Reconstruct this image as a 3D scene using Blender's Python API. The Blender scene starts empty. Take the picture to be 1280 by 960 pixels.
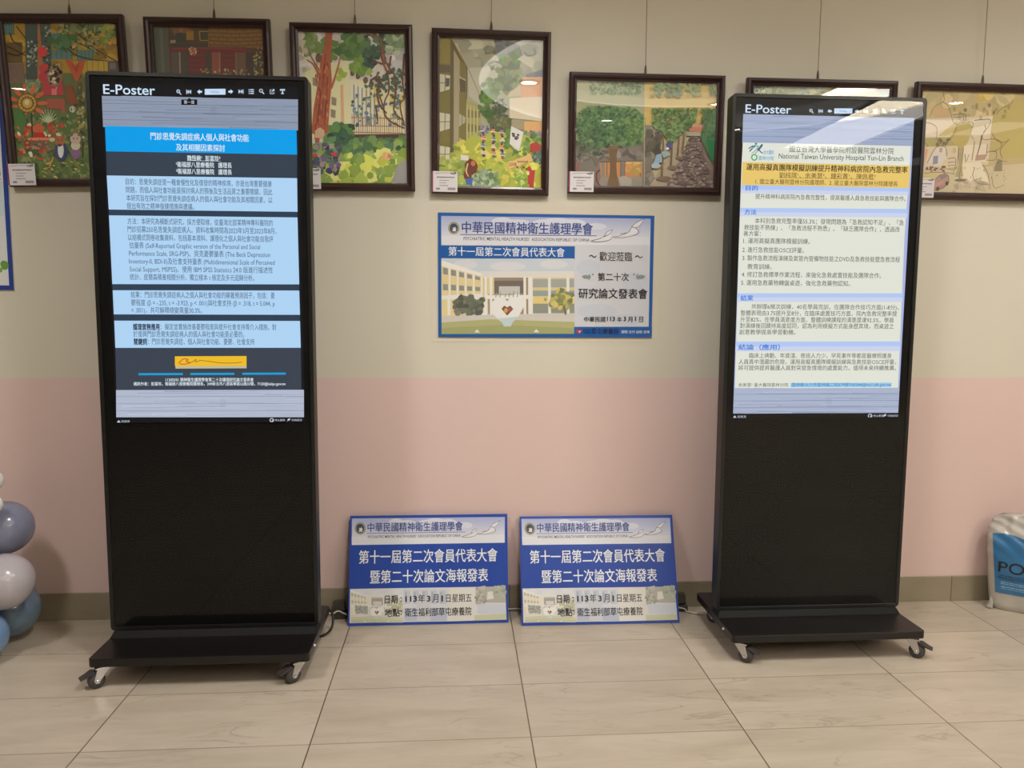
import bpy, bmesh, math, random
from mathutils import Vector, Matrix

scn = bpy.context.scene
col = scn.collection

# ------------------------------------------------------------------ camera
F_PX = 960.27
cam_data = bpy.data.cameras.new('camera')
cam_data.sensor_fit = 'HORIZONTAL'
cam_data.sensor_width = 36.0
cam_data.lens = 36.0 * F_PX / 1280.0
cam_data.clip_start = 0.05
cam = bpy.data.objects.new('camera', cam_data)
col.objects.link(cam)
_r = Vector((0.997451, -0.071102, 0.005984))
_u = Vector((0.001014, 0.097978, 0.995188))
_f = Vector((0.071347, 0.992645, -0.097800))
cam.matrix_world = Matrix(((_r.x, _u.x, -_f.x, -0.2028),
                           (_r.y, _u.y, -_f.y, -2.9012),
                           (_r.z, _u.z, -_f.z, 1.1744),
                           (0, 0, 0, 1)))
scn.camera = cam

# ------------------------------------------------------------------ view, world, lights
scn.view_settings.view_transform = 'Standard'
scn.view_settings.look = 'None'
scn.view_settings.gamma = 1.0
scn.view_settings.use_curve_mapping = False
scn.view_settings.exposure = 0.0
world = bpy.data.worlds.new('world')
scn.world = world
world.use_nodes = True
world.node_tree.nodes['Background'].inputs[0].default_value = (1.0, 0.93, 0.82, 1)
world.node_tree.nodes['Background'].inputs[1].default_value = 0.05

LAMP_COLOR = (1.0, 0.97, 0.94)
CEIL = 3.0
# x, y, watts
DOWNLIGHTS = [(0.15, -1.60, 97), (2.1, -1.50, 72), (-1.8, -1.95, 92)]
FAR_CANS = [(1.62, -6.78), (0.41, -3.91), (5.03, -5.22), (-4.85, -6.09), (2.58, -5.56)]


# ------------------------------------------------------------------ helpers
def lin(c):
    return tuple(((v / 255.0) / 12.92 if v / 255.0 <= 0.04045 else ((v / 255.0 + 0.055) / 1.055) ** 2.4) for v in c[:3])


def mat(name, rgb, rough=0.5, metallic=0.0, coat=0.0, spec=0.5, emit=None, strength=0.0):
    m = bpy.data.materials.new(name)
    m.use_nodes = True
    b = m.node_tree.nodes['Principled BSDF']
    b.inputs['Base Color'].default_value = (*lin(rgb), 1)
    b.inputs['Roughness'].default_value = rough
    b.inputs['Metallic'].default_value = metallic
    b.inputs['Coat Weight'].default_value = coat
    b.inputs['Specular IOR Level'].default_value = spec
    if emit:
        b.inputs['Emission Color'].default_value = (*emit, 1)
        b.inputs['Emission Strength'].default_value = strength
    return m


def nd(m, kind, **kw):
    n = m.node_tree.nodes.new(kind)
    for k, v in kw.items():
        setattr(n, k, v)
    return n


def lk(m, a, b):
    m.node_tree.links.new(a, b)


def noise_mat(name, rgb1, rgb2, scale, rough=0.5, stretch=(1, 1, 1), bump=0.0, metallic=0.0, coat=0.0, detail=4):
    m = mat(name, rgb1, rough, metallic, coat)
    b = m.node_tree.nodes['Principled BSDF']
    tc = nd(m, 'ShaderNodeTexCoord')
    mp = nd(m, 'ShaderNodeMapping')
    mp.inputs['Scale'].default_value = stretch
    nz = nd(m, 'ShaderNodeTexNoise')
    nz.inputs['Scale'].default_value = scale
    nz.inputs['Detail'].default_value = detail
    mx = nd(m, 'ShaderNodeMix', data_type='RGBA')
    mx.inputs[6].default_value = (*lin(rgb1), 1)
    mx.inputs[7].default_value = (*lin(rgb2), 1)
    lk(m, tc.outputs['Object'], mp.inputs[0])
    lk(m, mp.outputs[0], nz.inputs['Vector'])
    lk(m, nz.outputs['Fac'], mx.inputs[0])
    lk(m, mx.outputs[2], b.inputs['Base Color'])
    if bump:
        bp = nd(m, 'ShaderNodeBump')
        bp.inputs['Strength'].default_value = bump
        bp.inputs['Distance'].default_value = 0.002
        lk(m, nz.outputs['Fac'], bp.inputs['Height'])
        lk(m, bp.outputs[0], b.inputs['Normal'])
    return m


def print_mat(name, emission=False, rough=0.45, strength=1.0):
    m = mat(name, (255, 255, 255), rough)
    b = m.node_tree.nodes['Principled BSDF']
    a = nd(m, 'ShaderNodeAttribute', attribute_name='ink')
    if emission:
        b.inputs['Base Color'].default_value = (0.005, 0.005, 0.006, 1)
        b.inputs['Specular IOR Level'].default_value = 0.0
        b.inputs['Roughness'].default_value = 1.0
        lk(m, a.outputs['Color'], b.inputs['Emission Color'])
        b.inputs['Emission Strength'].default_value = strength
    else:
        lk(m, a.outputs['Color'], b.inputs['Base Color'])
    return m


def glass_mat(name, ior=1.5):
    m = bpy.data.materials.new(name)
    m.use_nodes = True
    nt = m.node_tree
    for n in list(nt.nodes):
        nt.nodes.remove(n)
    out = nd(m, 'ShaderNodeOutputMaterial')
    mix = nd(m, 'ShaderNodeMixShader')
    fr = nd(m, 'ShaderNodeFresnel')
    fr.inputs['IOR'].default_value = ior
    tr = nd(m, 'ShaderNodeBsdfTransparent')
    gl = nd(m, 'ShaderNodeBsdfGlossy')
    gl.inputs['Roughness'].default_value = 0.0
    # the pane mirrors on its outer faces only, so no total reflection from within
    geo = nd(m, 'ShaderNodeNewGeometry')
    inv = nd(m, 'ShaderNodeMath', operation='SUBTRACT')
    inv.inputs[0].default_value = 1.0
    lk(m, geo.outputs['Backfacing'], inv.inputs[1])
    mul = nd(m, 'ShaderNodeMath', operation='MULTIPLY')
    lk(m, fr.outputs[0], mul.inputs[0])
    lk(m, inv.outputs[0], mul.inputs[1])
    lk(m, mul.outputs[0], mix.inputs[0])
    lk(m, tr.outputs[0], mix.inputs[1])
    lk(m, gl.outputs[0], mix.inputs[2])
    lk(m, mix.outputs[0], out.inputs[0])
    return m


def link_mesh(name, me, m=None, parent=None):
    o = bpy.data.objects.new(name, me)
    col.objects.link(o)
    if m is not None:
        for mm in (m if isinstance(m, (list, tuple)) else [m]):
            me.materials.append(mm)
    if parent is not None:
        o.parent = parent
    return o


def build(name, bm, m=None, parent=None, smooth=False, bevel=0.0, segs=2):
    me = bpy.data.meshes.new(name)
    bmesh.ops.recalc_face_normals(bm, faces=bm.faces[:])
    if smooth:
        for f in bm.faces:
            f.smooth = True
    bm.to_mesh(me)
    bm.free()
    o = link_mesh(name, me, m, parent)
    if bevel:
        bv = o.modifiers.new('bevel', 'BEVEL')
        bv.width = bevel
        bv.segments = segs
        bv.limit_method = 'ANGLE'
        bv.angle_limit = math.radians(40)
    return o


def add_box(bm, x0, x1, y0, y1, z0, z1, mtx=None):
    vs = [bm.verts.new((x, y, z)) for x in (x0, x1) for y in (y0, y1) for z in (z0, z1)]
    for f in ((0, 1, 3, 2), (4, 6, 7, 5), (0, 4, 5, 1), (2, 3, 7, 6), (0, 2, 6, 4), (1, 5, 7, 3)):
        bm.faces.new([vs[i] for i in f])
    if mtx is not None:
        for v in vs:
            v.co = mtx @ v.co
    return vs


def box(name, x0, x1, y0, y1, z0, z1, m, parent=None, bevel=0.0):
    bm = bmesh.new()
    add_box(bm, x0, x1, y0, y1, z0, z1)
    return build(name, bm, m, parent, bevel=bevel)


def add_prism(bm, pts, y0, y1):
    """pts in x,z; extruded from y0 to y1."""
    a = [bm.verts.new((x, y0, z)) for x, z in pts]
    b = [bm.verts.new((x, y1, z)) for x, z in pts]
    n = len(pts)
    bm.faces.new(a)
    bm.faces.new(b[::-1])
    for i in range(n):
        bm.faces.new((a[i], a[(i + 1) % n], b[(i + 1) % n], b[i]))
    return a + b


def round_rect(x0, x1, z0, z1, r, n=5):
    pts = []
    for cx, cz, a0 in ((x1 - r, z1 - r, 0), (x0 + r, z1 - r, 90), (x0 + r, z0 + r, 180), (x1 - r, z0 + r, 270)):
        for i in range(n + 1):
            a = math.radians(a0 + 90 * i / n)
            pts.append((cx + r * math.cos(a), cz + r * math.sin(a)))
    return pts


def add_ring(bm, outer, inner, y0, y1):
    """Frame between two outlines with the same number of points, from y0 (front) to y1 (back)."""
    n = len(outer)
    L = [[bm.verts.new((p[0], y, p[1])) for p in pts] for pts, y in ((outer, y0), (inner, y0), (inner, y1), (outer, y1))]
    for k in range(4):
        A, B = L[k], L[(k + 1) % 4]
        for i in range(n):
            j = (i + 1) % n
            bm.faces.new((A[i], A[j], B[j], B[i]))


def add_lathe(bm, prof, n=24, mtx=None):
    """prof: list of (r, z) about z."""
    rings = []
    for r, z in prof:
        if r < 1e-6:
            rings.append([bm.verts.new((0, 0, z))])
        else:
            rings.append([bm.verts.new((r * math.cos(2 * math.pi * i / n), r * math.sin(2 * math.pi * i / n), z)) for i in range(n)])
    for A, B in zip(rings, rings[1:]):
        for i in range(n):
            j = (i + 1) % n
            if len(A) == 1 and len(B) == 1:
                continue
            if len(A) == 1:
                bm.faces.new((A[0], B[i], B[j]))
            elif len(B) == 1:
                bm.faces.new((A[i], A[j], B[0]))
            else:
                bm.faces.new((A[i], A[j], B[j], B[i]))
    if mtx is not None:
        for R in rings:
            for v in R:
                v.co = mtx @ v.co


def add_tube(bm, pts, r, n=8):
    pts = [Vector(p) for p in pts]
    rings = []
    for i, p in enumerate(pts):
        t = (pts[min(i + 1, len(pts) - 1)] - pts[max(i - 1, 0)]).normalized()
        ref = Vector((0, 0, 1)) if abs(t.z) < 0.9 else Vector((1, 0, 0))
        a = t.cross(ref).normalized()
        b = t.cross(a)
        rings.append([bm.verts.new(p + a * r * math.cos(2 * math.pi * k / n) + b * r * math.sin(2 * math.pi * k / n)) for k in range(n)])
    for A, B in zip(rings, rings[1:]):
        for k in range(n):
            bm.faces.new((A[k], A[(k + 1) % n], B[(k + 1) % n], B[k]))
    bm.faces.new(rings[0][::-1])
    bm.faces.new(rings[-1])


def smooth_path(pts, n=8):
    """Catmull-Rom through pts."""
    P = [Vector(p) for p in pts]
    P = [P[0] * 2 - P[1]] + P + [P[-1] * 2 - P[-2]]
    out = []
    for i in range(1, len(P) - 2):
        for k in range(n):
            t = k / n
            a, b, c, d = P[i - 1], P[i], P[i + 1], P[i + 2]
            out.append(0.5 * ((2 * b) + (c - a) * t + (2 * a - 5 * b + 4 * c - d) * t * t + (3 * b - a - 3 * c + d) * t ** 3))
    out.append(P[-2])
    return out


def tag(o, label=None, cat=None, group=None, kind=None):
    if label:
        o['label'] = label
    if cat:
        o['category'] = cat
    if group:
        o['group'] = group
    if kind:
        o['kind'] = kind
    return o


def empty(name, loc, rot=(0, 0, 0)):
    o = bpy.data.objects.new(name, None)
    o.empty_display_size = 0.1
    o.location = loc
    o.rotation_euler = rot
    col.objects.link(o)
    return o


def copy_tree(o, parent=None):
    c = o.copy()
    col.objects.link(c)
    c.parent = parent
    for ch in list(o.children):
        copy_tree(ch, c)
    return c


# ------------------------------------------------------------------ flat printed matter
_font = bpy.data.curves.new('lettering', 'FONT')
_font_o = bpy.data.objects.new('lettering', _font)
col.objects.link(_font_o)
_tcache = {}


def glyphs(body, bold, res):
    key = (body, bold, res)
    if key not in _tcache:
        _font.body = body
        _font.offset = bold
        _font.resolution_u = res
        dg = bpy.context.evaluated_depsgraph_get()
        dg.update()
        ev = _font_o.evaluated_get(dg)
        me = ev.to_mesh()
        _tcache[key] = ([(v.co.x, v.co.y) for v in me.vertices], [tuple(p.vertices) for p in me.polygons])
        ev.to_mesh_clear()
    return _tcache[key]


def homography(quad, w, h):
    dst = [(0, 0), (w, 0), (w, h), (0, h)]
    A = []
    for (x, y), (u, v) in zip(quad, dst):
        A.append([x, y, 1, 0, 0, 0, -u * x, -u * y, u])
        A.append([0, 0, 0, x, y, 1, -v * x, -v * y, v])
    n = 8
    for i in range(n):
        p = max(range(i, n), key=lambda k: abs(A[k][i]))
        A[i], A[p] = A[p], A[i]
        for k in range(n):
            if k != i:
                f = A[k][i] / A[i][i]
                for j in range(i, n + 1):
                    A[k][j] -= f * A[i][j]
    s = [A[i][n] / A[i][i] for i in range(n)]
    return lambda x, y: ((s[0] * x + s[1] * y + s[2]) / (s[6] * x + s[7] * y + 1), (s[3] * x + s[4] * y + s[5]) / (s[6] * x + s[7] * y + 1))


class Print:
    """A flat printed sheet w x h metres: coloured areas, strokes and lettering, in sketch coordinates whose four corners are `quad`.
    Local frame: x right, z up, origin at the sheet's lower left corner, facing -y."""
    DZ = 1.5e-5

    def __init__(s, quad, w, h, gain=1.0, seed=1):
        s.H = homography(quad, w, h)
        s.w, s.h, s.gain = w, h, gain
        s.v, s.f, s.c = [], [], []
        s.d = 0.0
        s.at(0, 0, 1)
        s.rng = random.Random(seed)

    def at(s, ox, oy, sc):
        s.ox, s.oy, s.sc = ox, oy, sc
        return s

    def loc(s, x, y):
        u, v = s.H(s.ox + x / s.sc, s.oy + y / s.sc)
        return u, s.h - v

    def rgb(s, c):
        return tuple(min(0.92, v * s.gain) for v in lin(c))

    def raw(s, pts, c, step=None):
        # clip to the sheet
        for ax, lim, sg in ((0, 0.0, 1), (0, s.w, -1), (1, 0.0, 1), (1, s.h, -1)):
            out = []
            for i in range(len(pts)):
                a, b = pts[i - 1], pts[i]
                ia, ib = (a[ax] - lim) * sg >= 0, (b[ax] - lim) * sg >= 0
                if ia != ib:
                    t = (lim - a[ax]) / (b[ax] - a[ax])
                    out.append((a[0] + t * (b[0] - a[0]), a[1] + t * (b[1] - a[1])))
                if ib:
                    out.append(b)
            pts = out
            if len(pts) < 3:
                return
        ar = sum(pts[i - 1][0] * pts[i][1] - pts[i][0] * pts[i - 1][1] for i in range(len(pts)))
        if abs(ar) < 1e-10:
            return
        if ar < 0:
            pts = pts[::-1]
        s.d += s.DZ if step is None else step
        n = len(s.v)
        s.v += [(p[0], -s.d, p[1]) for p in pts]
        s.f.append(tuple(range(n, n + len(pts))))
        s.c.append(s.rgb(c))

    def poly(s, pts, c, step=None):
        s.raw([s.loc(*p) for p in pts], c, step)

    def rect(s, x0, y0, x1, y1, c, step=None):
        s.poly([(x0, y0), (x1, y0), (x1, y1), (x0, y1)], c, step)

    def full(s, c):
        s.raw([(0, 0), (s.w, 0), (s.w, s.h), (0, s.h)], c)

    def blob(s, cx, cy, rx, ry, c, n=14, jit=0.0, step=None, rot=0.0):
        pts = []
        for i in range(n):
            a = 2 * math.pi * i / n
            k = 1 + s.rng.uniform(-jit, jit)
            x, y = rx * k * math.cos(a), ry * k * math.sin(a)
            pts.append((cx + x * math.cos(rot) - y * math.sin(rot), cy + x * math.sin(rot) + y * math.cos(rot)))
        s.poly(pts, c, step)

    def stroke(s, pts, w, c, w2=None, smooth=True):
        if smooth and len(pts) > 2:
            pts = [(p.x, p.y) for p in smooth_path([(x, y, 0) for x, y in pts], 5)]
        n = len(pts)
        w2 = w if w2 is None else w2
        L, R = [], []
        for i, (x, y) in enumerate(pts):
            a, b = pts[max(i - 1, 0)], pts[min(i + 1, n - 1)]
            dx, dy = b[0] - a[0], b[1] - a[1]
            k = math.hypot(dx, dy) or 1
            ww = (w + (w2 - w) * i / max(n - 1, 1)) / 2
            L.append((x - dy / k * ww, y + dx / k * ww))
            R.append((x + dy / k * ww, y - dx / k * ww))
        s.d += s.DZ
        for i in range(n - 1):
            s.poly([L[i], L[i + 1], R[i + 1], R[i]], c, 2e-8)

    def ringline(s, cx, cy, rx, ry, w, c, n=24):
        s.d += s.DZ
        for i in range(n):
            a, b = 2 * math.pi * i / n, 2 * math.pi * (i + 1) / n
            s.poly([(cx + (rx + k) * math.cos(t), cy + (ry + k) * math.sin(t)) for k, t in ((-w / 2, a), (w / 2, a), (w / 2, b), (-w / 2, b))], c, 2e-8)

    def dabs(s, region, n, size, cols, jit=0.35, flat=1.0, nn=7, rot=None):
        """n small blobs inside region = (x0,y0,x1,y1) or a function(rng) -> x,y."""
        for _ in range(n):
            if callable(region):
                x, y = region(s.rng)
            else:
                x, y = s.rng.uniform(region[0], region[2]), s.rng.uniform(region[1], region[3])
            k = s.rng.uniform(0.6, 1.3) * size
            c = s.rng.choice(cols)
            d = s.rng.uniform(-14, 14)
            s.blob(x, y, k, k * flat, tuple(max(0, min(255, v + d)) for v in c), nn, jit, 2.5e-6, s.rng.uniform(0, 3.14) if rot is None else rot)
        s.d += s.DZ

    def stars(s, region, n, size, cols):
        for _ in range(n):
            x, y = region(s.rng) if callable(region) else (s.rng.uniform(region[0], region[2]), s.rng.uniform(region[1], region[3]))
            c = s.rng.choice(cols)
            a0 = s.rng.uniform(0, 2)
            k = s.rng.uniform(0.7, 1.25) * size
            pts = []
            for i in range(10):
                a = a0 + math.pi * i / 5
                r = k if i % 2 == 0 else k * 0.3
                pts.append((x + r * math.cos(a), y + r * math.sin(a)))
            s.poly(pts, c, 2.5e-6)
        s.d += s.DZ

    def text(s, body, x0, y0, x1, y1, hpx, c, bold=0.0, res=2, under=False):
        """Lettering from (x0,y0) to (x1,y1) on the baseline, hpx = height of a full letter in sketch units."""
        cjk = any(ord(ch) > 0x2E80 for ch in body)
        V, Fc = glyphs(body, 0.0 if cjk else bold, res)
        if not V:
            return
        a, b = s.loc(x0, y0), s.loc(x1, y1)
        yb = (a[1] + b[1]) / 2
        mid = s.loc((x0 + x1) / 2, (y0 + y1) / 2 - hpx)
        hh = abs(mid[1] - yb)
        mnx, mxx = min(v[0] for v in V), max(v[0] for v in V)
        mxy = max(v[1] for v in V)
        sx = (b[0] - a[0]) / max(mxx - mnx, 1e-6)
        sy = hh / max(mxy, 1e-6)
        k = s.rgb(c)
        # heavier ideographs: the strokes thickened by close-set copies
        shifts = [(0, 0)]
        if cjk and bold:
            q = bold * 0.8
            shifts = [(-q, -q * .5), (q, -q * .5), (-q, q * .5), (q, q * .5)]
        for dx, dy in shifts:
            s.d += s.DZ / 3
            n = len(s.v)
            s.v += [(a[0] + (x - mnx + dx) * sx, -s.d, yb + (y + dy) * sy) for x, y in V]
            for f in Fc:
                s.f.append(tuple(n + i for i in f))
                s.c.append(k)
        s.d += s.DZ
        if under:
            s.raw([(a[0], yb - hh * 0.12), (b[0], yb - hh * 0.12), (b[0], yb - hh * 0.06), (a[0], yb - hh * 0.06)], c)

    def make(s, name, m, parent=None, loc=(0, 0, 0)):
        me = bpy.data.meshes.new(name)
        me.from_pydata(s.v, [], s.f)
        at = me.attributes.new('ink', 'FLOAT_COLOR', 'CORNER')
        buf = []
        for f, c in zip(s.f, s.c):
            buf += [c[0], c[1], c[2], 1.0] * len(f)
        at.data.foreach_set('color', buf)
        me.update()
        o = link_mesh(name, me, m, parent)
        o.location = loc
        return o


# ------------------------------------------------------------------ materials
M = {}
M['frame_wood'] = noise_mat('dark_mahogany', (58, 30, 28), (44, 22, 22), 6, 0.38, (1, 30, 1), coat=0.15)
M['print'] = print_mat('printed_paper', rough=0.5)
M['print_gloss'] = print_mat('glossy_printed_paper', rough=0.28)
M['screen'] = print_mat('lit_screen', emission=True)
M['glass'] = glass_mat('clear_pane', 1.7)
M['cover_glass'] = glass_mat('coated_cover_glass', 1.37)
M['card'] = mat('card', (225, 222, 222), 0.5)
M['black_metal'] = noise_mat('black_powder_coat', (17, 17, 18), (14, 14, 15), 300, 0.42, bump=0.05)
M['bezel'] = mat('satin_black_bezel', (22, 22, 22), 0.35)
M['black_panel'] = mat('black_panel', (6, 6, 7), 0.6, spec=0.15)
M['plate'] = noise_mat('black_plate', (22, 17, 17), (16, 12, 12), 200, 0.38, bump=0.04)
M['plinth'] = mat('charcoal_plinth', (12, 12, 12), 0.6, spec=0.25)
M['chrome'] = mat('chrome', (205, 205, 208), 0.22, 1.0)
M['rubber'] = mat('grey_rubber', (72, 70, 70), 0.55)
M['pedal'] = mat('dark_pedal', (62, 56, 56), 0.45)
M['wire'] = mat('steel_wire', (110, 98, 84), 0.4, 0.6)
M['clip'] = mat('bronze_clip', (92, 78, 62), 0.4, 0.5)
M['white_cable'] = mat('white_cable', (205, 200, 190), 0.5)
M['black_cable'] = mat('black_cable', (18, 18, 18), 0.45)
M['grey_box'] = mat('grey_plastic', (70, 66, 58), 0.5)
M['board_edge'] = mat('blue_board_edge', (52, 72, 160), 0.5)
M['laminate'] = mat('laminate', (220, 213, 196), 0.22)
M['white_trim'] = mat('white_trim', (228, 224, 214), 0.5)

# ------------------------------------------------------------------ the room
XL, XR, YB = -5.2, 7.8, -9.0


def wall_material():
    m = mat('painted_wall', (230, 222, 198), 0.62)
    b = m.node_tree.nodes['Principled BSDF']
    g = nd(m, 'ShaderNodeNewGeometry')
    sp = nd(m, 'ShaderNodeSeparateXYZ')
    lk(m, g.outputs['Position'], sp.inputs[0])
    # wavering edge of the pink dado paint
    n1 = nd(m, 'ShaderNodeTexNoise')
    n1.inputs['Scale'].default_value = 3.0
    lk(m, g.outputs['Position'], n1.inputs['Vector'])
    ma = nd(m, 'ShaderNodeMath', operation='MULTIPLY_ADD')
    ma.inputs[1].default_value = 0.004
    lk(m, n1.outputs['Fac'], ma.inputs[0])
    lk(m, sp.outputs['Z'], ma.inputs[2])
    gt = nd(m, 'ShaderNodeMath', operation='GREATER_THAN')
    gt.inputs[1].default_value = 0.914
    lk(m, ma.outputs[0], gt.inputs[0])
    n2 = nd(m, 'ShaderNodeTexNoise')
    n2.inputs['Scale'].default_value = 1.7
    n2.inputs['Detail'].default_value = 3
    lk(m, g.outputs['Position'], n2.inputs['Vector'])
    mx = nd(m, 'ShaderNodeMix', data_type='RGBA')
    mx.inputs[6].default_value = (*lin((227, 200, 194)), 1)
    mx.inputs[7].default_value = (*lin((219, 213, 197)), 1)
    lk(m, gt.outputs[0], mx.inputs[0])
    hv = nd(m, 'ShaderNodeMix', data_type='RGBA', blend_type='MULTIPLY')
    cr = nd(m, 'ShaderNodeValToRGB')
    cr.color_ramp.elements[0].color = (0.94, 0.94, 0.94, 1)
    cr.color_ramp.elements[1].color = (1, 1, 1, 1)
    lk(m, n2.outputs['Fac'], cr.inputs[0])
    hv.inputs[0].default_value = 1.0
    lk(m, mx.outputs[2], hv.inputs[6])
    lk(m, cr.outputs[0], hv.inputs[7])
    lk(m, hv.outputs[2], b.inputs['Base Color'])
    n3 = nd(m, 'ShaderNodeTexNoise')
    n3.inputs['Scale'].default_value = 260.0
    lk(m, g.outputs['Position'], n3.inputs['Vector'])
    # a long shallow filler ridge across the pink paint
    rz = nd(m, 'ShaderNodeMath', operation='SUBTRACT')
    rz.inputs[1].default_value = 0.748
    lk(m, sp.outputs['Z'], rz.inputs[0])
    ab = nd(m, 'ShaderNodeMath', operation='ABSOLUTE')
    lk(m, rz.outputs[0], ab.inputs[0])
    mr = nd(m, 'ShaderNodeMapRange')
    mr.inputs[1].default_value = 0.0
    mr.inputs[2].default_value = 0.006
    mr.inputs[3].default_value = 1.0
    mr.inputs[4].default_value = 0.0
    lk(m, ab.outputs[0], mr.inputs[0])
    n4 = nd(m, 'ShaderNodeTexNoise')
    n4.inputs['Scale'].default_value = 2.2
    lk(m, g.outputs['Position'], n4.inputs['Vector'])
    ml = nd(m, 'ShaderNodeMath', operation='MULTIPLY')
    lk(m, mr.outputs[0], ml.inputs[0])
    lk(m, n4.outputs['Fac'], ml.inputs[1])
    ad = nd(m, 'ShaderNodeMath', operation='MULTIPLY_ADD')
    ad.inputs[1].default_value = 3.0
    lk(m, ml.outputs[0], ad.inputs[0])
    lk(m, n3.outputs['Fac'], ad.inputs[2])
    bp = nd(m, 'ShaderNodeBump')
    bp.inputs['Strength'].default_value = 0.10
    bp.inputs['Distance'].default_value = 0.0008
    lk(m, ad.outputs[0], bp.inputs['Height'])
    lk(m, bp.outputs[0], b.inputs['Normal'])
    return m


def grid_line(m, coord, period, half, offset=0.0):
    """1 on the joint lines of a coordinate, else 0."""
    a = nd(m, 'ShaderNodeMath', operation='ADD')
    a.inputs[1].default_value = offset + period * 100.5
    lk(m, coord, a.inputs[0])
    md = nd(m, 'ShaderNodeMath', operation='MODULO')
    md.inputs[1].default_value = period
    lk(m, a.outputs[0], md.inputs[0])
    sb = nd(m, 'ShaderNodeMath', operation='SUBTRACT')
    sb.inputs[1].default_value = period / 2
    lk(m, md.outputs[0], sb.inputs[0])
    ab = nd(m, 'ShaderNodeMath', operation='ABSOLUTE')
    lk(m, sb.outputs[0], ab.inputs[0])
    lt = nd(m, 'ShaderNodeMath', operation='LESS_THAN')
    lt.inputs[1].default_value = half
    lk(m, ab.outputs[0], lt.inputs[0])
    return lt.outputs[0]


def tile_index(m, coord, period):
    a = nd(m, 'ShaderNodeMath', operation='DIVIDE')
    a.inputs[1].default_value = period
    lk(m, coord, a.inputs[0])
    f = nd(m, 'ShaderNodeMath', operation='FLOOR')
    lk(m, a.outputs[0], f.inputs[0])
    return f.outputs[0]


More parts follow.
